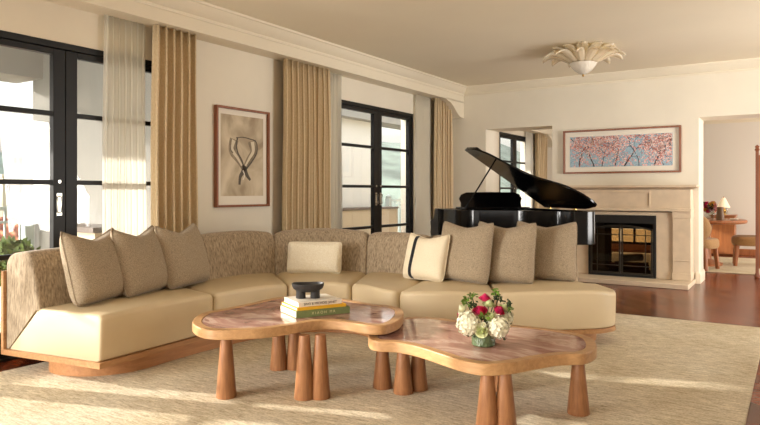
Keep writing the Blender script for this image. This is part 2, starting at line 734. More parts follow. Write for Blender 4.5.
for k, (a, b) in enumerate(((YR, D0[0]), (D0[1], D3[0]), (D1[1], D2[0]), (D2[1], YB))):
    baseboard('baseboard_left_%d' % (k + 1) if k else 'baseboard_left', [(XL, a, 1, 0), (XL, b, 1, 0)])
baseboard('baseboard_back', [(XL, YB, 0, -1), (OPL[0], YB, 0, -1)])
baseboard('baseboard_back_2', [(OPL[1], YB, 0, -1), (-2.9, YB, 0, -1)])
baseboard('baseboard_back_3', [(-1.115, YB, 0, -1), (OPR[0], YB, 1, -1), (OPR[0], YD, 1, 0)])
baseboard('baseboard_dining', [(XL, YFAR, 0, -1), (XR, YFAR, 0, -1)], m_din, 0.10)


# ------------------------------------------------------------------ french doors
def french_door(name, y0, y1, x=XL, zt=ZT, zs=(0.73, 1.274, 1.80), handles=True, hside=(1, 1)):
    t = bpy.data.objects.new(name, None)
    COL.objects.link(t)
    t.location = (x, (y0 + y1) / 2, ZF)
    t['kind'] = 'structure'
    xa, xb = x - 0.085, x - 0.005
    f = MB()
    f.box(xa - 0.02, xb, y0, y0 + 0.045, ZF, zt).box(xa - 0.02, xb, y1 - 0.045, y1, ZF, zt)
    f.box(xa - 0.02, xb, y0 + 0.045, y1 - 0.045, zt - 0.05, zt).box(xa - 0.02, xb, y0 + 0.045, y1 - 0.045, ZF, ZF + 0.02)
    build('door_frame', f, m_black, t, bevel=0.004)
    ym = (y0 + y1) / 2
    for k, (a, b) in enumerate(((y0 + 0.047, ym - 0.002), (ym + 0.002, y1 - 0.047))):
        st = 0.06
        sa = st if k == 0 else 0.095
        sb = 0.095 if k == 0 else st
        xl0, xl1 = xa + 0.012, xb - 0.012
        g = MB()
        z0, z1 = ZF + 0.024, zt - 0.054
        g.box(xl0, xl1, a, a + sa, z0, z1).box(xl0, xl1, b - sb, b, z0, z1)
        g.box(xl0, xl1, a + sa, b - sb, z1 - 0.045, z1).box(xl0, xl1, a + sa, b - sb, z0, z0 + 0.18)
        for zz in zs:
            g.box(xl0 + 0.008, xl1 - 0.004, a + sa, b - sb, zz - 0.018, zz + 0.018)
        lf = build('door_leaf', g, m_black, t, bevel=0.003)
        gl = MB().box((xl0 + xl1) / 2 - 0.003, (xl0 + xl1) / 2 + 0.003, a + sa, b - sb, z0 + 0.18, z1 - 0.045)
        build('glass_pane', gl, m_glass, lf)
        if handles and hside[k]:
            yc = b - sb * 0.55 if k == 0 else a + sa * 0.55
            h = MB().box(xl1, xl1 + 0.008, yc - 0.02, yc + 0.02, 1.02, 1.19)
            h.tube([(xl1 + 0.004, yc, 1.165), (xl1 + 0.035, yc, 1.165), (xl1 + 0.035, yc, 1.045), (xl1 + 0.004, yc, 1.045)], 0.008)
            h.tube([(xl1 - 0.002, yc, 1.28), (xl1 + 0.012, yc, 1.28)], 0.013, 12)
            build('door_handle', h, m_chrome, lf, smooth=True)
    return t  # pale stucco darkened in its colour to stand in for shade


french_door('door_1', *D1, hside=(1, 0))
french_door('door_2', *D2)
french_door('door_3', *D3)
french_door('door_4', *D4)
french_door('door_5', *D0)

struct('terrace_end_wall', MB().box(-5.5, 0.0, 16.2, 16.5, -0.4, 2.6), plain('ochre_garden_wall', (222, 196, 150), 0.9))
struct('terrace_end_floor', MB().box(-5.5, 0.0, YFAR + 0.2, 16.2, -0.5, -0.2), m_terra)
# window in the dining room's end wall, seen through the fireplace
t = bpy.data.objects.new('window_1', None)
COL.objects.link(t)
t.location = (-2.85, YFAR, 0.1)
t['kind'] = 'structure'
f = MB()
f.box(-3.5, -3.45, YFAR, YFAR + 0.06, 0.1, 1.9).box(-2.25, -2.2, YFAR, YFAR + 0.06, 0.1, 1.9)
f.box(-3.45, -2.25, YFAR, YFAR + 0.06, 1.85, 1.9).box(-3.45, -2.25, YFAR, YFAR + 0.06, 0.1, 0.15)
f.box(-2.87, -2.83, YFAR, YFAR + 0.06, 0.15, 1.85)
for zz in (0.55, 0.97, 1.4):
    f.box(-3.45, -2.25, YFAR + 0.01, YFAR + 0.05, zz - 0.015, zz + 0.015)
build('window_frame', f, m_black, t)
build('glass_pane', MB().box(-3.45, -2.25, YFAR + 0.028, YFAR + 0.032, 0.15, 1.85), m_glass, t)
# unseen rear window, added so the rear fill lamp can shine in
t = bpy.data.objects.new('window_2', None)
COL.objects.link(t)
t.location = (-1.2, YR, 0.3)
t['kind'] = 'structure'
f = MB()
f.box(-3.6, -3.54, YR - 0.1, YR - 0.02, 0.3, 2.6).box(1.14, 1.2, YR - 0.1, YR - 0.02, 0.3, 2.6)
f.box(-3.54, 1.14, YR - 0.1, YR - 0.02, 2.54, 2.6).box(-3.54, 1.14, YR - 0.1, YR - 0.02, 0.3, 0.36)
f.box(-2.03, -1.97, YR - 0.1, YR - 0.02, 0.36, 2.54).box(-0.43, -0.37, YR - 0.1, YR - 0.02, 0.36, 2.54)
build('window_frame', f, m_black, t)

# ------------------------------------------------------------------ rugs
rug = MB()
N = 60
x0, x1, y0, y1 = -4.46, -0.22, 1.0, 6.6
o = build('area_rug', MB().box(x0, x1, y0, y1, ZF, 0.0), m_rug, bevel=0.006)
props(o, 'large cream textured wool rug under the curved sofa and coffee tables', 'rug')
m_rug2 = mat_rug('pale_dining_rug_wool', (190, 176, 146), (230, 220, 196))
o = build('area_rug', MB().box(-3.2, 1.6, 10.85, 13.4, ZF, 0.0), m_rug2, bevel=0.006)
props(o, 'pale rug on the dark floor under the round dining table', 'rug')


# ------------------------------------------------------------------ curtains
def drape(mb, x, ya, yb, z0, z1, amp, waves, seed, thick=0.004, flare=1.0):
    rnd = random.Random(seed)
    n = int(waves * 14)
    ph = [rnd.uniform(-0.5, 0.5) for _ in range(int(waves) + 3)]
    rows = 14

    def pt(i, j):
        s = i / n
        u = s * waves
        k = int(u)
        a = ph[k] * (1 - (u - k)) + ph[k + 1] * (u - k)
        zf = j / rows
        w_ = amp * (0.75 + 0.35 * a) * (0.8 + 0.25 * (1 - zf))
        xx = x + w_ * math.sin(2 * PI * (u + 0.18 * a)) + 0.006 * math.sin(9 * zf + 5 * a)
        yy = ya + (yb - ya) * s + (0.018 if amp > 0.04 else 0.008) * math.sin(2 * PI * u * 2 + a * 1.5) + (s - 0.5) * 0.05 * (1 - zf) * flare
        return (xx, yy, z0 + (z1 - z0) * zf)
    vs_, fs = [], []
    for j in range(rows + 1):
        for i in range(n + 1):
            vs_.append(pt(i, j))
    for j in range(rows):
        for i in range(n):
            a = j * (n + 1) + i
            fs.append((a, a + 1, a + n + 2, a + n + 1))
    mb.add(vs_, fs)


def curtain(name, mat, x, ya, yb, amp, waves, seed, label, cat, group, z1=2.633, z0=None):
    m = MB()
    z0 = 0.004 if z0 is None else z0
    drape(m, x, ya, yb, z0, z1, amp, waves, seed)
    o = build(name, m, mat, smooth='all')
    md = o.modifiers.new('solid', 'SOLIDIFY')
    md.thickness = 0.003
    props(o, label, cat, group)
    return o


G1 = 'golden beige drapes'
G2 = 'white sheers'
curtain('curtain', m_cur, -4.617, 3.55, 4.04, 0.070, 6, 3, 'pleated golden beige curtain left of the framed print of clasped arms', 'curtain', G1)
curtain('curtain', m_cur, -4.617, 5.20, 6.02, 0.070, 9, 5, 'wide golden beige curtain between the framed print and the far french doors', 'curtain', G1)
curtain('curtain', m_cur, -4.617, 8.66, 9.18, 0.070, 6, 8, 'golden beige curtain in the corner behind the black piano', 'curtain', G1)
curtain('sheer_curtain', m_sheer, -4.685, 3.13, 3.52, 0.020, 7, 13, 'translucent white sheer over the right side of the near french doors', 'curtain', G2)
curtain('sheer_curtain', m_sheer, -4.685, 6.05, 6.36, 0.022, 5, 15, 'narrow white sheer at the left edge of the far french doors', 'curtain', G2)
curtain('sheer_curtain', m_sheer, -4.685, 8.18, 8.62, 0.022, 7, 18, 'white sheer at the right of the far french doors, beside the corner curtain', 'curtain', G2)
curtain('sheer_curtain', m_sheer, -4.685, 12.75, 13.16, 0.022, 6, 21, 'white sheer seen through the wall opening behind the piano', 'curtain', G2, z1=2.448)
curtain('curtain', m_cur, -4.617, 13.2, 13.85, 0.070, 6, 23, 'golden beige curtain seen through the wall opening behind the piano', 'curtain', G1, z1=2.448)

# ------------------------------------------------------------------ sectional sofa
SF = [(-3.64, 2.41), (-3.70, 3.40), (-3.58, 4.10), (-3.14, 4.39), (-2.60, 4.27), (-1.92, 4.62), (-1.10, 5.27)]
SK = [(-4.16, 2.24), (-4.20, 3.62), (-4.17, 4.56), (-3.47, 5.07), (-2.84, 5.00), (-2.22, 5.10), (-1.47, 5.68)]
SO = [(-4.53, 2.27), (-4.53, 3.62), (-4.44, 4.82), (-3.62, 5.43), (-2.86, 5.38), (-2.40, 5.44), (-1.70, 5.98)]
NS = 16
cF, cK, cO = catmull([(x, y, 0) for x, y in SF], NS), catmull([(x, y, 0) for x, y in SK], NS), catmull([(x, y, 0) for x, y in SO], NS)


def lerp_curve(cv, t):
    """t in modules 0..6"""
    u = max(0.0, min(6.0, t)) * NS
    i = min(int(u), len(cv) - 2)
    return cv[i] + (cv[i + 1] - cv[i]) * (u - i)


def sec(t):
    F, K, O = lerp_curve(cF, t), lerp_curve(cK, t), lerp_curve(cO, t)
    return F, K, O


def round_poly(pts, r, n=5):
    """round a closed 2D polygon; r list of radii"""
    out = []
    m = len(pts)
    for i in range(m):
        p, a, b = Vector(pts[i]), Vector(pts[i - 1]), Vector(pts[(i + 1) % m])
        rr = r[i]
        if rr <= 0:
            out.append(tuple(p))
            continue
        da, db = (a - p).normalized(), (b - p).normalized()
        rr = min(rr, (a - p).length * 0.49, (b - p).length * 0.49)
        q0, q1 = p + da * rr, p + db * rr
        for k in range(n + 1):
            s = k / n
            out.append(tuple(q0 * (1 - s) ** 2 + p * 2 * s * (1 - s) + q1 * s * s))
    return out


def seat_module(m, parent):
    rings = []
    t0, t1 = m, m + 1
    K_ = 26
    Lm = (lerp_curve(cF, t1) - lerp_curve(cF, t0)).length
    rr = 0.05
    for i in range(K_ + 1):
        s = i / K_
        s = 0.5 - 0.5 * math.cos(PI * s)          # denser at the ends
        tt = t0 + s * 1.0
        F, K, O = sec(tt)
        d = min(s, 1 - s) * Lm
        cap_l = (m == 0 and s < 0.5)
        cap_r = (m == 5 and s > 0.5)
        r_ = 0.02 if cap_l else (0.27 if cap_r else rr)
        e = 0.0
        if d < r_:
            e = r_ * (1 - math.sqrt(max(0, 1 - ((r_ - d) / r_) ** 2)))
        bulge = 0.035 * math.sin(PI * s) if m not in (0,) else 0.01 * math.sin(PI * s)
        n = (F - K).normalized()
        F2 = F + n * (bulge - (e if not cap_l else e * 0.6))
        axis = (O - F)
        La = axis.length
        ud = axis.normalized()
        kk = (K - F).length
        ez = min(e, 0.05) * (0.8 if not cap_r else 0.5)
        off = (F2 - F).dot(ud)
        zt = 0.425 + 0.015 * math.sin(PI * s)
        poly = [(off + 0.012, 0.136), (off, zt - 0.02 - ez), (off + 0.02, zt - ez), (kk + 0.02, zt + 0.004 - ez), (La - 0.06, 0.136)]
        pr = round_poly(poly, [0.015, 0.03, 0.085, 0.01, 0.01], 6)
        y2 = []
        for q, z in pr:
            p = F + ud * q
            y2.append((p.x, p.y, z))
        rings.append(y2)
    # small physical gap between neighbours
    mb = MB().loft(rings)
    return build('seat_cushion', mb, m_leather, parent, smooth='all' if False else True, angle=50)


def back_module(m, parent):
    rings = []
    K_ = 26
    t0 = m
    Lm = (lerp_curve(cK, m + 1) - lerp_curve(cK, m)).length
    for i in range(K_ + 1):
        s = 0.5 - 0.5 * math.cos(PI * i / K_)
        F, K, O = sec(t0 + s * (0.86 if m == 5 else 1.0))
        d = min(s, 1 - s) * Lm
        cap = (m == 0 and s < 0.5)
        r_ = 0.025 if cap else 0.075
        if m == 5 and s > 0.5:
            r_ = 0.14
        e = 0.0
        if d < r_:
            e = r_ * (1 - math.sqrt(max(0, 1 - ((r_ - d) / r_) ** 2)))
        ud = (O - F).normalized()
        La = (O - F).length
        kk = (K - F).length
        zt = 0.80 + (0.045 if m in (1, 2) else 0.02) * math.sin(PI * s) ** 0.6 - e * 0.7
        fr = e * 0.35
        poly = [(kk + 0.0 + fr, 0.40), (kk + 0.07 + fr, 0.70), (kk + 0.12 + fr, zt), (La - 0.03, zt - 0.02), (La - 0.028, 0.138), (La - 0.052, 0.138), (kk + 0.04, 0.42)]
        poly = [(q, z) for q, z in poly]
        pr = round_poly(poly, [0.0, 0.10, 0.09, 0.08, 0.005, 0.0, 0.0], 6)
        rings.append([((F + ud * q).x, (F + ud * q).y, z) for q, z in pr])
    return build('back_cushion', MB().loft(rings), m_back, parent, smooth=True, angle=50)


sofa = thing('sectional_sofa', (-3.9, 4.0, 0.0), 'long curved sectional sofa with tan leather seats, streaked taupe backs and wooden base', 'sofa')
for m in range(6):
    seat_module(m, sofa)
for m in range(6):
    back_module(m, sofa)
rings = []
for i in range(0, 6 * 20 + 1):
    F, K, O = sec(i / 20)
    ud = (O - F).normalized()
    La = (O - F).length
    # thin tray turning up into the outer shell
    e_ = max(0.0, i / 20 - 5.72) / 0.28
    fo = 0.27 * (1 - math.sqrt(max(0, 1 - e_ * e_)))
    zs_ = 0.665 if i / 20 < 5.84 else 0.136
    prf = [(-0.012 + fo, 0.098), (-0.012 + fo, 0.134), (La - 0.026, 0.134), (La - 0.026, zs_ - 0.001), (La - 0.004, zs_), (La - 0.002, 0.098)]
    rings.append([((F + ud * q).x, (F + ud * q).y, z) for q, z in prf])
# stretch the shell just past the cushions at the left end
dirl = (sec(0.05)[0] - sec(0)[0]).normalized()
rings.insert(0, [(p[0] - dirl.x * 0.022, p[1] - dirl.y * 0.022, p[2]) for p in rings[0]])
build('outer_shell', MB().loft(rings), m_shell, sofa, bevel=0.003)
rings = []
for i in range(0, 91):
    s = 0.5 - 0.5 * math.cos(PI * i / 90)
    t_ = 0.03 + (5.90 - 0.04) * s
    F, K, O = sec(t_)
    ud = (O - F).normalized()
    La = (O - F).length
    d = min(s, 1 - s) * 6.0
    r_ = 0.36
    e = r_ * (1 - math.sqrt(max(0, 1 - ((r_ - d) / r_) ** 2))) if d < r_ else 0
    q0, q1 = 0.035 + e, La - 0.12 - e
    rings.append([((F + ud * q).x, (F + ud * q).y, z) for q, z in ((q0, 0.001), (q0, 0.098), (q1, 0.098), (q1, 0.001))])
build('plinth', MB().loft(rings), m_plinth, sofa, smooth=True)


# ------------------------------------------------------------------ pillows
def pillow_mesh(w_, h_, th, chop=0.05, seed=0, n=22):
    rnd = random.Random(seed)
    pa = [rnd.uniform(0, 6) for _ in range(4)]
    front, back = [], []
    for j in range(n + 1):
        v = -1 + 2 * j / n
        for i in range(n + 1):
            u = -1 + 2 * i / n
            # sides bow in a little between the pointed corners
            x = w_ / 2 * u * (1 - 0.02 * (1 - v * v) * abs(u) ** 2)
            z = h_ / 2 * v * (1 - 0.03 * (1 - u * u) * abs(v) ** 2)
            cr = (abs(u) * abs(v)) ** 7
            x *= 1 - 0.055 * cr
            z *= 1 - 0.055 * cr
            if v > 0:
                z -= chop * (1 - abs(u) ** 1.3) * v ** 2
            a = max(0.0, (1 - u ** 4) * (1 - v ** 4))
            t = th / 2 * a ** 0.5 * (0.8 + 0.2 * (1 - v))
            t *= 1 + 0.05 * math.sin(4 * u + pa[0]) * math.sin(3 * v + pa[1])
            if chop and v > 0:
                t *= 1 - 0.25 * math.exp(-(u / 0.18) ** 2) * v
            front.append((x, -t, z + h_ / 2))
            back.append((x, t, z + h_ / 2))
    return front, back, n


def pillow(name, w_, h_, th, mat, base, yaw, tilt, label, group=None, chop=0.05, seed=0, stripe=None, roll=0.0):
    front, back, n = pillow_mesh(w_, h_, th, chop, seed)
    mb = MB()
    fs = []
    N1 = (n + 1) ** 2
    for j in range(n):
        for i in range(n):
            a = j * (n + 1) + i
            fs.append((a, a + 1, a + n + 2, a + n + 1))
            fs.append((N1 + a, N1 + a + n + 1, N1 + a + n + 2, N1 + a + 1))
    mb.add(front + back, fs)
    root = thing(name, base, label, 'pillow', group)
    root.rotation_euler = (Matrix.Rotation(yaw, 3, 'Z') @ Matrix.Rotation(-tilt, 3, 'X') @ Matrix.Rotation(roll, 3, 'Y')).to_euler()
    body = build('pillow_cover', mb, mat, root, smooth='all', local=True)
    bm = bmesh.new()
    bm.from_mesh(body.data)
    bmesh.ops.remove_doubles(bm, verts=bm.verts, dist=0.0008)
    bmesh.ops.recalc_face_normals(bm, faces=bm.faces)
    bm.to_mesh(body.data)
    bm.free()
    # piped seam around the edge
    pp = []
    idx = [(i, 0) for i in range(n)] + [(n, j) for j in range(n)] + [(i, n) for i in range(n, 0, -1)] + [(0, j) for j in range(n, 0, -1)]
    pp = [front[j * (n + 1) + i] for i, j in idx]
    pp = [(p[0], 0, p[2]) for p in pp]
    sm = MB().tube(pp + [pp[0]], 0.004, 6)
    build('piped_seam', sm, mat, root, smooth='all', local=True)
    if stripe:
        s0, s1 = stripe
        vs_, f2 = [], []
        for j in range(n + 1):
            for k, uu in enumerate((s0, (s0 + s1) / 2, s1)):
                fi = (uu + 1) / 2 * n
                i0 = min(int(fi), n - 1)
                a, b = Vector(front[j * (n + 1) + i0]), Vector(front[j * (n + 1) + i0 + 1])
                p = a.lerp(b, fi - i0)
                vs_.append((p.x, p.y - 0.003, p.z))
        for j in range(n):
            for k in range(2):
                a = j * 3 + k
                f2.append((a, a + 1, a + 4, a + 3))
        build('woven_stripe', MB().add(vs_, f2), m_stripe, root, smooth='all', local=True)
    return root


def on_line(bl, br, z=0.435):
    """yaw and base from the two bottom corners (world xy)"""
    a, b = Vector((bl[0], bl[1], z)), Vector((br[0], br[1], z))
    d = b - a
    return (a + b) / 2, math.atan2(d.y, d.x)


GP = 'taupe pillows on the left arm of the sofa'
GQ = 'taupe pillows on the right arm of the sofa'
LP = [(unproj(76, 308.5, 0.435), unproj(130, 295, 0.435), 'taupe pillow nearest the french doors, leftmost on the curved sofa', 11),
      (unproj(125, 300, 0.435), unproj(170, 287.5, 0.435), 'taupe pillow second from the left, middle of the three on the left arm', 12),
      (unproj(168, 291, 0.435), unproj(209, 281, 0.435), 'taupe pillow third from the left, next to the bare seat back', 13)]
for bl, br, lab, sd_ in LP:
    base, yaw = on_line(bl, br)
    pillow('throw_pillow', 0.56, 0.53, 0.20, m_boucle, base, yaw, math.radians(15), lab, GP, 0.085, sd_)
a, b = CW(-0.87, 6.02), CW(-0.37, 5.97)
base, yaw = on_line((a.x, a.y), (b.x, b.y), 0.438)
pillow('lumbar_pillow', 0.52, 0.30, 0.13, m_cream, base, yaw, math.radians(14), 'small oblong cream textured pillow alone at the middle of the sofa', None, 0.0, 21)
a, b = CW(0.20, 5.68), CW(0.53, 5.40)
base, yaw = on_line((a.x, a.y), (b.x, b.y), 0.438)
pillow('throw_pillow', 0.44, 0.42, 0.14, m_ivory, base, yaw, math.radians(16), 'ivory pillow with a black vertical stripe, left of the taupe pillows', None, 0.05, 22, stripe=(-0.54, -0.38))
RP = [((0.48, 5.62), (0.90, 5.26), 'large taupe pillow beside the black striped ivory pillow', 31),
      ((0.80, 5.52), (1.27, 5.26), 'taupe pillow in the middle of the three on the right arm', 32),
      ((1.18, 5.60), (1.66, 5.42), 'taupe pillow at the right end of the sofa, nearest the fireplace', 33)]
for bl, br, lab, sd_ in RP:
    a, b = CW(*bl), CW(*br)
    base, yaw = on_line((a.x, a.y), (b.x, b.y))
    pillow('throw_pillow', 0.52, 0.53, 0.17, m_boucle, base, yaw, math.radians(12), lab, GQ, 0.06, sd_)


# ------------------------------------------------------------------ coffee tables
def inset(poly, d):
    n = len(poly)
    out = []
    for i in range(n):
        a, b, c_ = Vector(poly[i - 1]), Vector(poly[i]), Vector(poly[(i + 1) % n])
        t = (c_ - a)
        nrm = Vector((-t.y, t.x)).normalized()
        out.append((b.x + nrm.x * d, b.y + nrm.y * d))
    return out


def ccw(poly):
    s = sum(poly[i - 1][0] * poly[i][1] - poly[i][0] * poly[i - 1][1] for i in range(len(poly)))
    return poly if s > 0 else poly[::-1]


def coffee_table(outline, zt, th, legs, label, rimw=0.055):
    poly = ccw([(p.x, p.y) for p in catmull([(x, y, 0) for x, y in outline], 8, True)])
    cx = sum(p[0] for p in poly) / len(poly)
    cy = sum(p[1] for p in poly) / len(poly)
    t = thing('coffee_table', (cx, cy, 0), label, 'table', 'freeform oak and onyx coffee tables')
    inn = inset(poly, rimw)
    n = len(poly)
    # wooden rim ring (top, outer, bottom, inner step)
    vs_ = [(x, y, zt) for x, y in poly] + [(x, y, zt - th) for x, y in poly] + [(x, y, zt) for x, y in inn] + [(x, y, zt - 0.012) for x, y in inn]
    fs = []
    for i in range(n):
        j = (i + 1) % n
        fs += [(i, j, n + j, n + i), (i, 2 * n + i, 2 * n + j, j), (2 * n + i, 3 * n + i, 3 * n + j, 2 * n + j)]
    fs.append(tuple(n + i for i in range(n)))
    fs.append(tuple(3 * n + i for i in range(n - 1, -1, -1)))
    build('table_rim', MB().add(vs_, fs), m_rim, t, bevel=0.005, smooth=True)
    build('stone_inlay', MB().prism(inset(poly, rimw + 0.0015), zt - 0.0118, zt - 0.002), m_onyx, t)
    for x, y in legs:
        mb = MB().lathe([(0.0585, 0.001), (0.060, 0.006), (0.031, zt - th - 0.001)], (x, y, 0), 28)
        build('table_leg', mb, m_leg, t, smooth=True)
    return t


ZA, ZB = 0.425, 0.352
outA = [(192.5, 321), (198, 327), (212, 330), (236, 330), (265, 328.5), (293, 324.5), (320, 320.5), (345, 321.5), (367, 325), (385, 325), (398, 320.5), (403.5, 313.5), (401, 308.5), (390, 305.5), (372, 303.5), (352, 300), (335, 297), (315, 295.5), (290, 296), (270, 298.5), (248, 303.5), (223, 308.5), (202, 313)]
outA = [unproj(x, y, ZA) for x, y in outA]
outB = [(368.5, 337), (376, 341), (398, 342.5), (419.7, 347), (441.5, 354), (463, 360.5), (485, 364), (511, 362.5), (537, 358), (560, 354.5), (583, 353.5), (595, 349), (596, 342.5), (588, 336), (568, 331.5), (546, 328), (515.5, 324.8), (484, 322), (454.5, 319.5), (428, 316.5), (402, 317.5), (382, 323), (371, 330)]
outB = [unproj(x, y, ZB) for x, y in outB]
legA = [(-2.80, 2.66), (-2.40, 2.89), (-2.33, 2.95), (-2.94, 3.27), (-2.86, 3.34)]
legB = [(-2.13, 3.31), (-1.97, 3.29), (-1.93, 3.40), (-0.99, 3.50), (-1.32, 3.04), (-1.245, 3.09), (-1.49, 3.66)]
coffee_table(outA, ZA, 0.056, legA, 'higher pebble-shaped coffee table carrying the books and black bowl')
coffee_table(outB, ZB, 0.060, legB, 'lower pebble-shaped coffee table carrying the vase of flowers')


# ------------------------------------------------------------------ books and bowl
def text_mesh(s, size, mat, parent, loc, rot, depth=0.0006, name='spine_lettering'):
    cu = bpy.data.curves.new(name, 'FONT')
    cu.body = s
    cu.size = size
    cu.extrude = depth
    cu.align_x = 'CENTER'
    cu.align_y = 'CENTER'
    tmp = bpy.data.objects.new('tmp', cu)
    COL.objects.link(tmp)
    bpy.context.view_layer.update()
    me = bpy.data.meshes.new_from_object(tmp)
    bpy.data.objects.remove(tmp)
    me.materials.clear()
    me.materials.append(mat)
    o = bpy.data.objects.new(name, me)
    COL.objects.link(o)
    o.parent = parent
    o.location = loc
    o.rotation_euler = rot
    return o


def book(name, corner, yaw, L, W, T, z, cover, label, text=None, tmat=None, ts=0.02):
    """corner: near spine corner; spine runs along +x (local) facing -y"""
    t = thing(name, (corner[0], corner[1], z), label, 'book', 'books stacked on the coffee table', rz=yaw)
    c = MB()
    c.box(0, L, 0, W, 0, 0.003).box(0, L, 0, W, T - 0.003, T).box(0, L, -0.003, 0.0, 0, T)
    build('book_cover', c, cover, t, local=True, bevel=0.0008)
    build('book_pages', MB().box(0.004, L - 0.004, 0.0, W - 0.005, 0.0031, T - 0.0031), m_book_page, t, local=True)
    if text:
        text_mesh(text, ts, tmat, t, (L * 0.5, -0.0036, T / 2), (PI / 2, 0, 0))
    return t


by = math.atan2(0.9, 0.46)
bc = (-2.575, 3.02)
zz = ZA - 0.001
book('coffee_table_book', bc, by, 0.37, 0.27, 0.042, zz, m_book_green, 'thick green cloth book at the bottom of the stack', 'X I A O H   M R', m_foil, 0.024)
book('coffee_table_book', (bc[0] - 0.004, bc[1] + 0.012), by, 0.34, 0.26, 0.018, zz + 0.0425, m_book_yellow, 'thin yellow book in the middle of the stack')
book('coffee_table_book', (bc[0] - 0.012, bc[1] + 0.035), by, 0.30, 0.24, 0.030, zz + 0.061, m_book_white, 'white-jacketed book on top of the stack, with black spine lettering', 'SINO & MICHOEL JANET', m_ink, 0.021)
bz = zz + 0.0915
bx_ = unproj(308, 298, bz)
t = thing('footed_bowl', (bx_[0], bx_[1], bz), 'black boat-shaped stoneware bowl on two stubby feet on top of the books', 'bowl', rz=YAW + 0.12)
b = MB()
rings = []
prf = [(0.35, 0.040), (0.70, 0.046), (0.90, 0.060), (0.98, 0.078), (1.0, 0.092), (0.95, 0.094), (0.90, 0.080), (0.75, 0.064), (0.4, 0.056)]
for k, z in prf:
    ring = []
    for i in range(36):
        a = 2 * PI * i / 36
        ca, sa = math.cos(a), math.sin(a)
        e = 2.6
        rx = 0.105 * k * (abs(ca) ** (2 / e)) * (1 if ca > 0 else -1)
        ry = 0.076 * k * (abs(sa) ** (2 / e)) * (1 if sa > 0 else -1)
        ring.append((rx, ry, z + 0.004 * abs(ca)))
    rings.append(ring)
b.loft(rings)
build('bowl_body', b, m_bowl, t, smooth=True, local=True)
for s in (-1, 1):
    build('bowl_foot', MB().lathe([(0.030, 0.0005), (0.032, 0.004), (0.030, 0.045), (0.034, 0.058)], (s * 0.046, 0, 0), 24), m_bowl, t, smooth=True, local=True)

# ------------------------------------------------------------------ vase of flowers
vx, vy = unproj(483.5, 344.5, ZB)
vz = ZB - 0.0018
t = thing('flower_vase', (vx, vy, vz), 'short green glass cylinder vase holding the bouquet on the lower coffee table', 'vase')
build('vase_body', MB().lathe([(0.060, 0.0), (0.066, 0.006), (0.067, 0.045), (0.066, 0.088), (0.0605, 0.090), (0.061, 0.04), (0.056, 0.012), (0.0001, 0.012)], (vx, vy, vz), 32), m_greenglass, t, smooth=True)
VC = Vector((vx, vy, vz + 0.075))


def bloom_origin(lat, up, fwd):
    return Vector((vx, vy, vz)) + Vector((CY, SY, 0)) * lat + Vector((SY, -CY, 0)) * fwd + Vector((0, 0, up))


def stem(parent, p, mat=None):
    mid = VC.lerp(p, 0.5) + Vector((0, 0, 0.02))
    base = Vector((vx + (p.x - vx) * 0.18, vy + (p.y - vy) * 0.18, vz + 0.02))
    build('flower_stem', MB().tube([base, Vector((vx + (p.x - vx) * 0.3, vy + (p.y - vy) * 0.3, vz + 0.09)), p], 0.003, 6), mat or m_leafd, parent, smooth=True)


def cluster_ball(r, nb, seed, fl=0.0145):
    """many four-petal florets on a ball"""
    rnd = random.Random(seed)
    mb = MB()
    for k in range(nb):
        ph = math.acos(1 - 2 * (k + 0.5) / nb)
        th = PI * (1 + 5 ** 0.5) * k
        d = Vector((math.sin(ph) * math.cos(th), math.sin(ph) * math.sin(th), math.cos(ph)))
        if d.z < -0.75:
            continue
        rr = r * rnd.uniform(0.88, 1.06)
        c_ = d * rr
        a = d.orthogonal().normalized()
        b_ = d.cross(a)
        rot = rnd.uniform(0, PI)
        for q in range(4):
            an = rot + q * PI / 2
            u = a * math.cos(an) + b_ * math.sin(an)
            v = d.cross(u)
            s = fl * rnd.uniform(0.85, 1.2)
            up = d * s * rnd.uniform(0.0, 0.35)
            mb.add([c_, c_ + u * s * 0.55 + v * s * 0.5 + up, c_ + u * s * 1.05 + up * 1.2, c_ + u * s * 0.55 - v * s * 0.5 + up], [(0, 1, 2, 3)])
    mb.lathe([(0.0001, -r * 0.86)] + [(r * 0.86 * math.sin(PI * i / 8), -r * 0.86 * math.cos(PI * i / 8)) for i in range(1, 8)] + [(0.0001, r * 0.86)], (0, 0, 0), 12)
    return mb


def rose_mesh(r, seed, layers=5, openness=1.0):
    rnd = random.Random(seed)
    mb = MB()
    for L in range(layers):
        k = (L + 1) / layers
        np_ = 3 + L
        for q in range(np_):
            a0 = 2 * PI * q / np_ + L * 0.7 + rnd.uniform(-.1, .1)
            wd = 2 * PI / np_ * 0.72
            vs_, n1 = [], 5
            for j in range(4):
                v = j / 3
                rad = r * k * (0.35 + 0.65 * math.sin(v * PI * 0.55)) * (0.8 + 0.2 * openness)
                z = r * (-0.6 + v * (1.5 - 0.75 * k * openness) - (0.3 * k * openness if j == 3 else 0) * 0.4)
                if j == 3:
                    rad += r * 0.10 * k
                for i in range(n1):
                    u = -1 + 2 * i / (n1 - 1)
                    aa = a0 + wd * u * (0.6 + 0.4 * math.sin(v * PI * 0.6))
                    zz_ = z - abs(u) ** 2 * 0.16 * r * v
                    vs_.append((rad * math.cos(aa), rad * math.sin(aa), zz_))
            fs = [(j * n1 + i, j * n1 + i + 1, (j + 1) * n1 + i + 1, (j + 1) * n1 + i) for j in range(3) for i in range(n1 - 1)]
            mb.add(vs_, fs)
    mb.lathe([(0.0001, -r * 0.62), (r * 0.4, -r * 0.45), (r * 0.42, 0.1 * r), (0.0001, 0.45 * r)], (0, 0, 0), 10)
    return mb


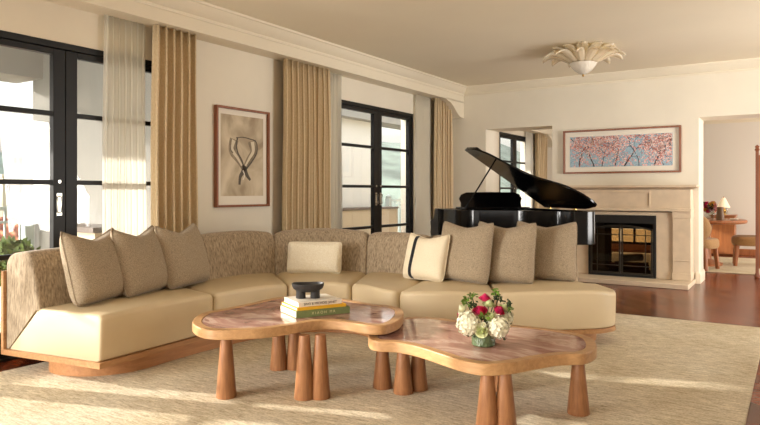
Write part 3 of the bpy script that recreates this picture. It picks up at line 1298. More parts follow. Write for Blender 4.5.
def place_bloom(name, cat, mb, mat, p, label, group, part='blossom', tilt=True):
    t = thing(name, p, label, cat, group)
    o = build(part, mb, mat, t, smooth='all', local=True)
    if tilt:
        d = (p - VC).normalized()
        o.rotation_euler = d.to_track_quat('Z', 'Y').to_euler()
    stem(t, p)
    return t


GH, GR, GC, GL = 'white hydrangeas in the green vase', 'magenta roses in the green vase', 'pale green blooms in the green vase', 'green sprigs in the bouquet'
for lat, up, fwd, r, lab in ((-0.088, 0.130, 0.05, 0.064, 'big white hydrangea at the left front of the bouquet'),
                             (0.068, 0.115, 0.06, 0.062, 'big white hydrangea at the right front of the bouquet'),
                             (0.125, 0.145, -0.02, 0.042, 'white hydrangea at the right rim of the bouquet')):
    place_bloom('hydrangea', 'flower', cluster_ball(r, 110, int(r * 9999) + int(lat * 100)), m_petal_w, bloom_origin(lat, up, fwd), lab, GH)
for lat, up, fwd, r, lab in ((-0.030, 0.200, 0.055, 0.040, 'magenta rose at the front left of the bouquet'),
                             (0.008, 0.262, 0.0, 0.033, 'magenta rose highest in the bouquet'),
                             (0.080, 0.200, 0.04, 0.033, 'magenta rose at the right of the bouquet'),
                             (-0.13, 0.165, -0.02, 0.020, 'small magenta bud peeking out at the far left of the bouquet')):
    place_bloom('rose', 'flower', rose_mesh(r, int(up * 1000)), m_petal_p, bloom_origin(lat, up, fwd), lab, GR)
for lat, up, fwd, r, m_, lab in ((-0.120, 0.205, 0.0, 0.031, m_petal_w, 'round cream carnation at the upper left of the bouquet'),
                             (0.028, 0.235, 0.015, 0.034, m_petal_g, 'pale green carnation below the highest rose'),
                             (0.030, 0.175, 0.075, 0.032, m_petal_g, 'pale green carnation in the middle of the bouquet'),
                             (-0.028, 0.098, 0.105, 0.032, m_petal_g, 'pale green carnation low at the front of the bouquet'),
                             (-0.016, 0.135, 0.105, 0.013, m_petal_w, 'tiny white bud at the centre front of the bouquet'),
                             (0.115, 0.212, 0.0, 0.027, m_petal_g, 'pale green carnation at the upper right of the bouquet')):
    place_bloom('carnation', 'flower', rose_mesh(r, int(up * 3000), 6, 1.3), m_, bloom_origin(lat, up, fwd), lab, GC)


def sprig_mesh(n, s, seed):
    rnd = random.Random(seed)
    mb = MB()
    for k in range(n):
        d = Vector((rnd.uniform(-1, 1), rnd.uniform(-1, 1), rnd.uniform(-0.5, 1))).normalized()
        c_ = d * s * rnd.uniform(0.4, 1.0)
        u = Vector((rnd.uniform(-1, 1), rnd.uniform(-1, 1), rnd.uniform(-1, 1))).normalized()
        v = u.orthogonal().normalized()
        w_ = u.cross(v)
        q = s * 0.38
        mb.add([c_ - u * q, c_ + v * q * 0.5 + w_ * q * 0.12, c_ + u * q, c_ - v * q * 0.5 + w_ * q * 0.12], [(0, 1, 2, 3)])
    return mb


for k, (lat, up, fwd, s, m_) in enumerate(((-0.095, 0.240, 0.0, 0.036, m_leaf), (-0.060, 0.262, -0.02, 0.030, m_leaf), (0.070, 0.285, -0.01, 0.030, m_leaf), (0.085, 0.250, -0.02, 0.034, m_leafd),
                                (0.135, 0.225, -0.01, 0.030, m_leafd), (0.150, 0.200, 0.0, 0.022, m_leaf), (0.0, 0.165, 0.07, 0.045, m_leaf), (-0.06, 0.225, 0.02, 0.03, m_leafd),
                                (0.12, 0.115, 0.02, 0.03, m_leafd), (-0.075, 0.075, 0.07, 0.028, m_leafd), (0.095, 0.058, 0.075, 0.022, m_leafd), (0.04, 0.14, 0.03, 0.05, m_leafd), (-0.04, 0.14, 0.0, 0.05, m_leafd))):
    nm = ['sprig high at the left of the bouquet', 'sprig left of the highest rose', 'sprig topmost in the bouquet, right of the highest rose', 'dark sprig under the topmost one', 'dark sprig at the upper right edge',
          'light sprig at the far right edge', 'light sprig among the front blooms', 'dark sprig above the left hydrangea', 'dark leaves under the right edge', 'dark leaves hanging at the left of the vase rim',
          'dark leaf drooping right of the vase', 'dark leaves between the front hydrangeas', 'dark leaves deep in the bouquet'][k]
    place_bloom('leafy_sprig', 'greenery', sprig_mesh(26, s, k + 50), m_, bloom_origin(lat, up, fwd), 'green ' + nm if not nm.startswith('dark') else nm, GL, part='leaves', tilt=False)

# ------------------------------------------------------------------ grand piano
pb = CW(1.91, 8.09)
# local x: bass -> treble, local y: keyboard -> tail
tl_, tail_ = Vector((-0.968, -0.25)), Vector((0.25, -0.968))
wx = Vector((tl_.x * CY - tl_.y * SY, tl_.x * SY + tl_.y * CY))
pang = math.atan2(wx.y, wx.x)
piano = thing('grand_piano', (pb.x, pb.y, ZF), 'black lacquered grand piano with its lid propped open behind the sofa', 'piano', rz=pang)
# with x towards treble and this rotation, tail is at -y; mirror by negative y
PW, PLN = 1.24, 1.55
outl = [(0, 0), (PW, 0), (PW, 0.50), (PW - 0.03, 0.62)]
crv = catmull([(PW - 0.03, 0.62, 0), (PW - 0.14, 0.76, 0), (PW - 0.36, 0.88, 0), (PW - 0.58, 1.04, 0), (PW - 0.70, 1.25, 0), (PW - 0.80, 1.43, 0), (PW - 0.97, 1.54, 0), (PW - 1.15, 1.53, 0), (0.04, 1.40, 0), (0, 1.22, 0)], 6)
def py_(p, sgn):
    return (p[0], p[1] * sgn)
# decide sign of the tail axis after rotation
ex = Vector((math.cos(pang), math.sin(pang)))
ey = Vector((-math.sin(pang), math.cos(pang)))
wt = Vector((tail_.x * CY - tail_.y * SY, tail_.x * SY + tail_.y * CY))
SG = 1 if ey.dot(wt) > 0 else -1
case = [py_(p, SG) for p in outl] + [(p.x, p.y * SG) for p in crv[1:]]
case = ccw(case)
z0, z1 = 0.66 - ZF, 1.0 - ZF
inn = inset(case, 0.045)
n = len(case)
vs_ = [(x, y, z1) for x, y in case] + [(x, y, z0) for x, y in case] + [(x, y, z1) for x, y in inn] + [(x, y, z1 - 0.12) for x, y in inn]
fs = []
for i in range(n):
    j = (i + 1) % n
    fs += [(i, j, n + j, n + i), (i, 2 * n + i, 2 * n + j, j), (2 * n + i, 3 * n + i, 3 * n + j, 2 * n + j)]
fs.append(tuple(n + i for i in range(n)))
cs = MB().add(vs_, fs)
build('case', cs, m_piano, piano, smooth=True, bevel=0.004, local=True)
build('iron_plate', MB().prism(inset(case, 0.046), z1 - 0.14, z1 - 0.121), m_iron, piano, local=True)
# keyboard end: two arms, key bed, fallboard
for xx in (-0.005, PW - 0.075):
    prf = [(0.0, 0.66), (0.0, 1.0), (-0.10, 1.0), (-0.125, 0.985), (-0.135, 0.95), (-0.15, 0.90), (-0.19, 0.86), (-0.27, 0.85), (-0.285, 0.83), (-0.28, 0.79), (-0.27, 0.76), (-0.285, 0.70), (-0.275, 0.66)]
    rg = [[(x_, y * SG, z - ZF) for y, z in prf] for x_ in (xx, xx + 0.08)]
    build('key_cheek', MB().loft(rg), m_pianosheen, piano, smooth=True, angle=30, local=True)
def sbox(mb, xa, xb, ya, yb, za, zb):
    ya, yb = sorted((ya * SG, yb * SG))
    return mb.box(xa, xb, ya, yb, za - ZF, zb - ZF)
build('key_bed', sbox(MB(), 0.075, PW - 0.075, -0.26, 0.0, 0.66, 0.72), m_piano, piano, local=True)
build('fallboard', sbox(MB(), 0.075, PW - 0.075, -0.03, 0.0, 0.72, 0.98), m_piano, piano, local=True)
build('keyboard', sbox(MB(), 0.08, PW - 0.08, -0.20, -0.032, 0.72, 0.745), m_keys, piano, local=True)
for lx, ly in ((0.12, 0.10), (PW - 0.12, 0.10), (0.30, 1.25)):
    build('piano_leg', MB().lathe([(0.030, 0.05), (0.034, 0.09), (0.028, 0.14), (0.045, 0.40), (0.060, 0.62), (0.065, 0.66 - ZF)], (lx, ly * SG, 0), 20).lathe([(0.0001, 0.001), (0.018, 0.006), (0.025, 0.03), (0.02, 0.052)], (lx, ly * SG, 0), 14), m_piano, piano, smooth=True, local=True)
ly_ = MB()
sbox(ly_, PW / 2 - 0.14, PW / 2 + 0.14, 0.05, 0.10, 0.06, 0.12)
sbox(ly_, PW / 2 - 0.06, PW / 2 - 0.04, 0.06, 0.08, 0.12, 0.66)
sbox(ly_, PW / 2 + 0.04, PW / 2 + 0.06, 0.06, 0.08, 0.12, 0.66)
build('pedal_lyre', ly_, m_piano, piano, local=True)
# music desk with scrolled ends
md = MB()
pts = [(0.27, 1.02), (1.05, 1.02), (1.045, 1.07), (1.065, 1.12), (1.035, 1.17), (0.97, 1.195), (0.66, 1.20), (0.35, 1.195), (0.285, 1.17), (0.255, 1.12), (0.275, 1.07)]
rg = [[(x, (yy + (z - 1.02) * -0.15) * SG, z - ZF) for x, z in pts] for yy in (0.24, 0.262)]
md.loft(rg)
sbox(md, 0.2, PW - 0.2, 0.06, 0.34, 1.0, 1.02)
build('music_desk', md, m_piano, piano, local=True)
# lid
TH = math.radians(33)
def lidpt(w_, s, h=0.0):
    return Vector((w_ * math.cos(TH) - h * math.sin(TH), s * SG, z1 + 0.012 + w_ * math.sin(TH) + h * math.cos(TH)))
lid_o = [(0, 0.34), (PW, 0.34), (PW, 0.50), (PW - 0.03, 0.62)] + [(p.x, p.y + 0.0) for p in crv[1:]]
lid_o = [(x, y) for x, y in lid_o if True]
rg = [[lidpt(x, y, h) for x, y in lid_o] for h in (0.0, 0.022)]
lidm = MB().add([p for r in rg for p in r], [tuple(range(len(lid_o) - 1, -1, -1)), tuple(range(len(lid_o), 2 * len(lid_o)))] + [(i, (i + 1) % len(lid_o), len(lid_o) + (i + 1) % len(lid_o), len(lid_o) + i) for i in range(len(lid_o))])
lid = build('lid', lidm, m_piano, piano, bevel=0.003, local=True)
fp = [(0.0, 0.345), (PW - 0.005, 0.345), (PW - 0.03, 0.60), (0.0, 0.66)]
rg = [[lidpt(x, y, h) for x, y in fp] for h in (0.026, 0.046)]
build('lid_flap', MB().loft(rg), m_piano, lid, bevel=0.003, local=True)
for s in (0.45, 1.0):
    build('lid_hinge', MB().tube([(0.0, (s - 0.03) * SG, z1 + 0.008), (0.0, (s + 0.03) * SG, z1 + 0.008)], 0.007), m_brass, lid, local=True)
build('lid_prop', MB().tube([(PW - 0.06, 0.66 * SG, z1 - 0.02), lidpt(0.98, 0.70, -0.002)], 0.009, 8), m_piano, piano, local=True)

# ------------------------------------------------------------------ fireplace
yf = 9.10
fx0, fx1 = -2.86, -1.13
fp = thing('fireplace', ((fx0 + fx1) / 2, YB, ZF), 'cream limestone fireplace with a wide mantel and black glass doors', 'fireplace')
yw = YB - 0.002
# pilasters
for a, b in ((fx1 - 0.225, fx1 - 0.01), (fx0 + 0.01, fx0 + 0.225)):
    m = MB().box(a, b, yf + 0.02, yw, 0.05, 0.975)
    m.box(a - 0.006, b + 0.006, yf + 0.005, yw, 0.05, 0.14).box(a - 0.004, b + 0.004, yf + 0.012, yw, 0.86, 0.975)
    m.box(a + 0.0, b, yf + 0.012, yf + 0.03, 0.30, 0.312)
    build('pilaster', m, m_stone, fp, bevel=0.003)
# surround slips
m = MB().box(fx0 + 0.225, FBX[0] - 0.0, yf + 0.05, yw, 0.05, 0.93).box(FBX[1] + 0.0, fx1 - 0.225, yf + 0.05, yw, 0.05, 0.93)
m.box(FBX[0], FBX[1], yf + 0.05, yw, 0.885, 0.93)
build('surround', m, m_stone, fp, bevel=0.003)
# frieze
m = MB().box(fx0 + 0.01, fx1 - 0.01, yf + 0.02, yw, 0.975, 1.235)
m.box(fx0, fx1 + 0.0, yf - 0.015, yw, 0.945, 0.985)
build('frieze', m, m_stone, fp, bevel=0.004)
for a, b in ((-2.62, -1.63), (-1.57, -1.20), (-2.84, -2.68)):
    m = MB()
    za, zb = 1.01, 1.205
    for q in ((a, b, za, za + 0.012), (a, b, zb - 0.012, zb), (a, a + 0.012, za + 0.012, zb - 0.012), (b - 0.012, b, za + 0.012, zb - 0.012)):
        if b < -1.6 and a > -2.63:
            m.box(q[0], q[1], yf + 0.006, yf + 0.0195, q[2], q[3])
    if m.v:
        build('frieze_panel', m, m_stone, fp, bevel=0.002)
m = MB()
rings = []
for d, z in ((0.0, 1.235), (0.03, 1.235), (0.035, 1.25), (0.055, 1.262), (0.075, 1.268), (0.08, 1.275), (0.08, 1.295), (0.0, 1.295)):
    pass
prof = [(0.0, 1.235), (0.0, 1.24), (0.03, 1.252), (0.05, 1.262), (0.062, 1.266), (0.064, 1.292), (0.0, 1.292)]
sp = [(-0.0 + d, z) for d, z in prof]
rg = []
for (x, y, nx, ny) in ((fx0, yw, -1, 0), (fx0, yf + 0.02, -1, -1), (fx1, yf + 0.02, 1, -1), (fx1, yw, 1, 0)):
    rg.append([(x + nx * d, y + ny * d, z) for d, z in sp])
m.loft(rg)
m.box(fx0, fx1, yf + 0.02, yw, 1.236, 1.2915)
build('mantel_shelf', m, m_stone, fp)
build('hearth_slab', MB().box(-2.90, -1.115, 8.72, yw, ZF + 0.001, 0.048), m_stone, fp, bevel=0.006)
# black metal insert
m = MB()
m.box(FBX[0], FBX[1], yf + 0.02, yf + 0.05, 0.775, 0.885)
m.box(FBX[0], FBX[0] + 0.03, yf + 0.02, yf + 0.05, 0.05, 0.775).box(FBX[1] - 0.03, FBX[1], yf + 0.02, yf + 0.05, 0.05, 0.775)
m.box(FBX[0] + 0.03, FBX[1] - 0.03, yf + 0.02, yf + 0.05, 0.05, 0.08)
build('insert_frame', m, m_firebox, fp, bevel=0.002)
m = MB()
m.box(FBX[0] + 0.03, FBX[0] + 0.04, yf + 0.05, YD, 0.06, 0.85).box(FBX[1] - 0.04, FBX[1] - 0.03, yf + 0.05, YD, 0.06, 0.85)
m.box(FBX[0] + 0.04, FBX[1] - 0.04, yf + 0.05, YD, 0.052, 0.07)
m.box(FBX[0] + 0.04, FBX[1] - 0.04, yf + 0.05, YD, 0.84, 0.85)
m.box(FBX[0] + 0.04, FBX[0] + 0.13, YD - 0.03, YD, 0.07, 0.84).box(FBX[1] - 0.13, FBX[1] - 0.04, YD - 0.03, YD, 0.07, 0.84)
m.box(FBX[0] + 0.13, FBX[1] - 0.13, YD - 0.03, YD, 0.66, 0.84)
build('firebox', m, m_firebox, fp)
xm = (FBX[0] + FBX[1]) / 2
for k, (a, b) in enumerate(((FBX[0] + 0.035, xm - 0.004), (xm + 0.004, FBX[1] - 0.035))):
    d = MB()
    ya, yb_ = yf + 0.0, yf + 0.019
    d.box(a, a + 0.022, ya, yb_, 0.085, 0.70 if k == 0 else 0.745).box(b - 0.022, b, ya, yb_, 0.085, 0.745 if k == 0 else 0.70)
    d.box(a + 0.022, b - 0.022, ya, yb_, 0.085, 0.107)
    # arched head
    seg = 8
    for i in range(seg):
        s0, s1 = i / seg, (i + 1) / seg
        xa_, xb_ = a + (b - a) * s0, a + (b - a) * s1
        def arch(x):
            q = (x - xm) / (b - a)
            return 0.752 - 0.05 * q * q
        za, zb = arch(xa_), arch(xb_)
        d.add([(xa_, ya, za - 0.024), (xb_, ya, zb - 0.024), (xb_, ya, zb), (xa_, ya, za), (xa_, yb_, za - 0.024), (xb_, yb_, zb - 0.024), (xb_, yb_, zb), (xa_, yb_, za)],
              [(0, 1, 2, 3), (7, 6, 5, 4), (0, 4, 5, 1), (3, 2, 6, 7), (0, 3, 7, 4), (1, 5, 6, 2)])
    vx_ = a + 0.09 if k == 0 else b - 0.09
    d.box(vx_ - 0.005, vx_ + 0.005, ya + 0.003, yb_ - 0.003, 0.107, 0.69)
    for zz_ in (0.20, 0.62):
        d.box(a + 0.022, b - 0.022, ya + 0.003, yb_ - 0.003, zz_ - 0.005, zz_ + 0.005)
    dd = build('fire_door', d, m_bronze, fp)
    build('glass_pane', MB().box(a + 0.02, b - 0.02, yf + 0.008, yf + 0.010, 0.10, 0.70), m_fireglass, dd)
    hx = xm - 0.02 if k == 0 else xm + 0.02
    build('door_pull', MB().tube([(hx, yf - 0.002, 0.40), (hx, yf - 0.014, 0.40)], 0.008, 10), m_bronze, dd)
for (p, q, r, lab) in (((-2.25, 9.52, 0.135), (-1.80, 9.58, 0.135), 0.06, 'charred log lying at the front of the fireplace grate'), ((-2.20, 9.66, 0.14), (-1.75, 9.68, 0.14), 0.062, 'charred log at the back of the fireplace grate'),
                       ((-2.10, 9.55, 0.26), (-1.84, 9.70, 0.27), 0.05, 'charred log laid across the top of the other two')):
    pts = [Vector(p).lerp(Vector(q), i / 6) + Vector((0, random.uniform(-.008, .008), random.uniform(-.006, .006))) for i in range(7)]
    props(build('fire_log', MB().tube(pts, r, 12), m_log, smooth=True), lab, 'log', 'logs in the fireplace')


# ------------------------------------------------------------------ framed pictures
def mat_print():
    M = Mat('sepia_photo_print')
    v = M.coord(kind='Generated')
    n = M.noise(v, 2.0, 3, 0.5, 1.2)
    M.color(M.ramp(n, [(0.3, (150, 132, 106)), (0.5, (190, 174, 146)), (0.7, (212, 198, 172))]))
    M.b.inputs['Roughness'].default_value = 0.6
    return M.m


m_print = mat_print()
m_sepia = plain('dark_sepia_ink', (84, 74, 60), 0.6)
m_sepl = plain('grey_sepia_ink', (128, 114, 92), 0.6, var=0.2, vs_=14)
# left wall print
py0, py1, pz0, pz1 = 4.33, 5.075, 1.05, 2.045
fpx = thing('framed_print', (XL, (py0 + py1) / 2, pz0), 'tall walnut-framed sepia print hanging between the two curtains on the window wall', 'picture')
f = MB()
xa, xb = XL + 0.003, XL + 0.045
f.box(xa, xb, py0, py0 + 0.022, pz0, pz1).box(xa, xb, py1 - 0.022, py1, pz0, pz1)
f.box(xa, xb, py0 + 0.022, py1 - 0.022, pz0, pz0 + 0.022).box(xa, xb, py0 + 0.022, py1 - 0.022, pz1 - 0.022, pz1)
build('picture_frame', f, m_frame, fpx, bevel=0.002)
build('mat_board', MB().box(xa + 0.002, xa + 0.012, py0 + 0.022, py1 - 0.022, pz0 + 0.022, pz1 - 0.022), m_paper, fpx)
art = MB().box(xa + 0.012, xa + 0.0135, py0 + 0.075, py1 - 0.075, pz0 + 0.11, pz1 - 0.075)
ap = build('print_sheet', art, m_print, fpx)
# soft twisted loop: flat printed shapes
def ribbon(pts, w0, w1, xoff, mat, nm='printed_form'):
    P = catmull([(0, a, b) for a, b in pts], 6)
    vs_, fs = [], []
    m_ = len(P)
    for i, p in enumerate(P):
        tg = (P[min(i + 1, m_ - 1)] - P[max(i - 1, 0)]).normalized()
        nn = Vector((0, -tg.z, tg.y))
        ww = (w0 + (w1 - w0) * i / (m_ - 1)) / 2
        vs_ += [(xoff, (p + nn * ww).y, (p + nn * ww).z), (xoff, (p - nn * ww).y, (p - nn * ww).z)]
    for i in range(m_ - 1):
        fs.append((2 * i, 2 * i + 1, 2 * i + 3, 2 * i + 2))
    return build(nm, MB().add(vs_, fs), mat, ap)
Q = lambda u, v: (py0 + 0.075 + u * (py1 - py0 - 0.15), pz1 - 0.075 - v * (pz1 - pz0 - 0.185))
xo = xa + 0.0142
ribbon([Q(.30, .30), Q(.26, .44), Q(.40, .55), Q(.52, .66)], 0.12, 0.05, xo, m_sepl)
ribbon([Q(.72, .30), Q(.76, .44), Q(.64, .55), Q(.53, .66)], 0.12, 0.05, xo, m_sepl)
m_hl = plain('pale_sepia_ink', (208, 196, 170), 0.6)
ribbon([Q(.29, .31), Q(.25, .42), Q(.38, .53), Q(.48, .62)], 0.05, 0.02, xo + .0003, m_hl)
ribbon([Q(.73, .31), Q(.75, .43), Q(.66, .52), Q(.56, .62)], 0.05, 0.02, xo + .0003, m_hl)
ribbon([Q(.38, .27), Q(.35, .36), Q(.38, .46), Q(.48, .56), Q(.53, .66)], 0.02, 0.018, xo + .0006, m_sepia)
ribbon([Q(.34, .28), Q(.5, .265), Q(.68, .28), Q(.82, .31), Q(.84, .44), Q(.72, .56), Q(.58, .66)], 0.008, 0.020, xo + .0006, m_sepia)
ribbon([Q(.24, .30), Q(.22, .42), Q(.27, .47)], 0.006, 0.012, xo + .0006, m_sepia)
ribbon([Q(.54, .62), Q(.50, .70), Q(.44, .76), Q(.42, .86)], 0.06, 0.03, xo + .0006, m_sepia)
ribbon([Q(.54, .66), Q(.60, .74), Q(.68, .80)], 0.06, 0.025, xo + .0006, m_sepia)
ribbon([Q(.50, .68), Q(.54, .74), Q(.50, .80)], 0.016, 0.01, xo + .0012, m_paper)


# blossom picture above the mantel
def mat_blossomsky():
    M = Mat('blossom_painting')
    v = M.coord()
    vo = M.n.new('ShaderNodeTexVoronoi')
    vo.inputs['Scale'].default_value = 26
    M.l.new(v, vo.inputs['Vector'])
    nz = M.noise(v, 5.5, 4, 0.7)
    n2 = M.noise(v, 70, 2)
    sky_ = M.ramp(n2, [(0.3, (128, 158, 176)), (0.7, (168, 190, 200))])
    pink = M.ramp(vo.outputs['Color'], [(0.1, (216, 150, 140)), (0.45, (232, 188, 180)), (0.8, (196, 118, 112))])
    lt = M.n.new('ShaderNodeMath')
    lt.operation = 'LESS_THAN'
    lt.inputs[1].default_value = 0.36
    M.l.new(vo.outputs['Distance'], lt.inputs[0])
    gt = M.n.new('ShaderNodeMath')
    gt.operation = 'GREATER_THAN'
    gt.inputs[1].default_value = 0.46
    M.l.new(nz, gt.inputs[0])
    mu = M.n.new('ShaderNodeMath')
    mu.operation = 'MULTIPLY'
    M.l.new(lt.outputs[0], mu.inputs[0])
    M.l.new(gt.outputs[0], mu.inputs[1])
    mx = M.n.new('ShaderNodeMix')
    mx.data_type = 'RGBA'
    M.l.new(mu.outputs[0], mx.inputs['Factor'])
    M.l.new(sky_, mx.inputs['A'])
    M.l.new(pink, mx.inputs['B'])
    M.color(mx.outputs['Result'])
    M.b.inputs['Roughness'].default_value = 0.55
    return M.m


m_blos = mat_blossomsky()
m_bark = plain('painted_branch', (58, 46, 46), 0.7)
m_bd = [plain('painted_blossom_pink', (222, 164, 152), 0.7), plain('painted_blossom_rose', (200, 122, 112), 0.7), plain('painted_blossom_pale', (236, 206, 196), 0.7)]
qx0, qx1, qz0, qz1 = -2.875, -1.29, 1.465, 2.095
bp = thing('framed_painting', ((qx0 + qx1) / 2, YB, qz0), 'wide walnut-framed painting of pink blossom branches on blue above the mantel', 'picture')
ya, yb_ = YB - 0.048, YB - 0.003
f = MB()
f.box(qx0, qx0 + 0.025, ya, yb_, qz0, qz1).box(qx1 - 0.025, qx1, ya, yb_, qz0, qz1)
f.box(qx0 + 0.025, qx1 - 0.025, ya, yb_, qz0, qz0 + 0.025).box(qx0 + 0.025, qx1 - 0.025, ya, yb_, qz1 - 0.025, qz1)
build('picture_frame', f, m_frame, bp, bevel=0.002)
build('mat_board', MB().box(qx0 + 0.025, qx1 - 0.025, yb_ - 0.014, yb_ - 0.002, qz0 + 0.025, qz1 - 0.025), m_paper, bp)
cx0, cx1, cz0, cz1 = qx0 + 0.095, qx1 - 0.105, qz0 + 0.095, qz1 - 0.095
cv = build('canvas', MB().box(cx0, cx1, yb_ - 0.017, yb_ - 0.014, cz0, cz1), m_blos, bp)
rnd = random.Random(4)
brm = MB()
tips = []
def branch(x, z, ang, L, wd, depth):
    pts = [(x, z)]
    st = 6
    for i in range(st):
        ang += rnd.uniform(-0.28, 0.28)
        x += math.cos(ang) * L / st
        z += math.sin(ang) * L / st
        if not (cx0 + 0.01 < x < cx1 - 0.01 and cz0 + 0.005 < z < cz1 - 0.01):
            break
        pts.append((x, z))
        tips.append((x, z))
    if len(pts) > 1:
        for i in range(len(pts) - 1):
            a, b = Vector((pts[i][0], 0, pts[i][1])), Vector((pts[i + 1][0], 0, pts[i + 1][1]))
            d = (b - a).normalized()
            nn = Vector((-d.z, 0, d.x))
            w1, w2 = wd * (1 - 0.6 * i / st), wd * (1 - 0.6 * (i + 1) / st)
            yy = yb_ - 0.0175
            q = [a + nn * w1, a - nn * w1, b - nn * w2, b + nn * w2]
            brm.add([(p.x, yy, p.z) for p in q], [(0, 1, 2, 3)])
    if depth > 0:
        for k in range(3):
            i = rnd.randrange(max(1, len(pts) // 3), len(pts)) if len(pts) > 1 else 0
            branch(pts[i][0], pts[i][1], ang + rnd.choice((-1, 1)) * rnd.uniform(0.4, 0.9), L * 0.62, wd * 0.55, depth - 1)
for fx, an, L, wd in ((0.10, 1.75, 0.36, 0.010), (0.25, 1.75, 0.34, 0.009), (0.33, 1.3, 0.38, 0.006), (0.46, 1.5, 0.4, 0.007), (0.55, 1.2, 0.36, 0.010), (0.69, 1.5, 0.36, 0.005), (0.83, 1.2, 0.38, 0.010), (0.92, 1.9, 0.3, 0.005)):
    branch(cx0 + (cx1 - cx0) * fx, cz0 + 0.004, an, L, wd, 3)
for (a, b, an) in ((0.01, 0.95, -0.9), (0.30, 0.98, -0.8), (0.5, 0.98, -2.2), (0.72, 0.98, -1.0), (0.985, 0.6, 2.9), (0.98, 0.9, -2.2)):
    branch(cx0 + (cx1 - cx0) * a, cz0 + (cz1 - cz0) * b, an, 0.25, 0.006, 2)
build('painted_branches', brm, m_bark, cv)
for q in range(3):
    bl = MB()
    for k in range(900):
        tx, tz = rnd.choice(tips)
        x = min(max(tx + rnd.gauss(0, 0.032), cx0 + 0.01), cx1 - 0.01)
        z = min(max(tz + rnd.gauss(0, 0.032), cz0 + 0.01), cz1 - 0.01)
        r = rnd.uniform(0.005, 0.0095)
        yy = yb_ - 0.018 - q * 0.0003
        bl.add([(x + r * math.cos(2 * PI * i / 6), yy, z + r * math.sin(2 * PI * i / 6)) for i in range(6)], [tuple(range(6))])
    build('painted_blossoms', bl, m_bd[q], cv)

# ------------------------------------------------------------------ glass flower ceiling light
lx, ly = -2.09, 7.59
cl = thing('ceiling_light', (lx, ly, ZC), 'flower-shaped amber glass ceiling light with a frosted bowl', 'ceiling light')
build('ceiling_plate', MB().lathe([(0.16, ZC - 0.03), (0.165, ZC - 0.02), (0.16, ZC - 0.001)], (lx, ly, 0), 32), m_brass, cl, smooth=True)
prof = [(0.0001, 2.575), (0.02, 2.578), (0.06, 2.595), (0.10, 2.625), (0.135, 2.665), (0.155, 2.70), (0.158, 2.705), (0.150, 2.705), (0.128, 2.668), (0.095, 2.632), (0.055, 2.602), (0.0001, 2.583)]
build('glass_bowl', MB().lathe(prof, (lx, ly, 0), 36), m_frost, cl, smooth='all')
build('finial', MB().lathe([(0.0001, 2.548), (0.012, 2.553), (0.016, 2.562), (0.008, 2.570), (0.014, 2.578)], (lx, ly, 0), 14), m_brass, cl, smooth=True)
build('centre_post', MB().lathe([(0.02, 2.58), (0.02, ZC - 0.03)], (lx, ly, 0), 12), m_brass, cl, smooth=True)


def petal(a, r0, r1, z0_, z1_, wd, droop):
    rows, cols = 9, 7
    vs_, fs = [], []
    for j in range(rows + 1):
        v = j / rows
        r = r0 + (r1 - r0) * v
        z = z0_ + (z1_ - z0_) * math.sin(v * PI / 2 * 1.1) - droop * max(0, v - 0.6) ** 2 * 6
        hw = wd / 2 * (0.35 + 0.65 * math.sin(PI * min(1, 0.12 + v * 0.80))) * (1 if v < 0.85 else math.sqrt(max(0.02, 1 - ((v - 0.85) / 0.16) ** 2)))
        for i in range(cols + 1):
            u = -1 + 2 * i / cols
            cup = 0.02 * (u * u) - 0.004 * math.cos(u * 9)
            p = Vector((r, u * hw, z + cup))
            vs_.append((lx + p.x * math.cos(a) - p.y * math.sin(a), ly + p.x * math.sin(a) + p.y * math.cos(a), p.z))
    for j in range(rows):
        for i in range(cols):
            k = j * (cols + 1) + i
            fs.append((k, k + 1, k + cols + 2, k + cols + 1))
    o = build('glass_petal', MB().add(vs_, fs), m_amber, cl, smooth='all')
    mdf = o.modifiers.new('solid', 'SOLIDIFY')
    mdf.thickness = 0.006


for k in range(12):
    petal(2 * PI * k / 12 + 0.1, 0.13, 0.47, 2.70, 2.81, 0.125, 0.06)
for k in range(11):
    petal(2 * PI * (k + 0.5) / 11 + 0.1, 0.13, 0.37, 2.70, 2.86, 0.13, 0.0)
for k in range(9):
    petal(2 * PI * k / 9 + 0.3, 0.12, 0.23, 2.70, 2.875, 0.11, 0.0)

# ------------------------------------------------------------------ dining room beyond the right opening
tx, ty = -1.30, 11.80
dt = thing('dining_table', (tx, ty, 0), 'round wooden dining table seen through the right-hand opening', 'table')
build('tabletop', MB().lathe([(0.60, 0.69), (0.64, 0.70), (0.655, 0.725), (0.64, 0.75), (0.0001, 0.75)], (tx, ty, 0), 48), m_din, dt, smooth=True)
build('pedestal', MB().lathe([(0.30, 0.0005), (0.30, 0.04), (0.14, 0.10), (0.11, 0.40), (0.16, 0.69)], (tx, ty, 0), 28), m_din, dt, smooth=True)


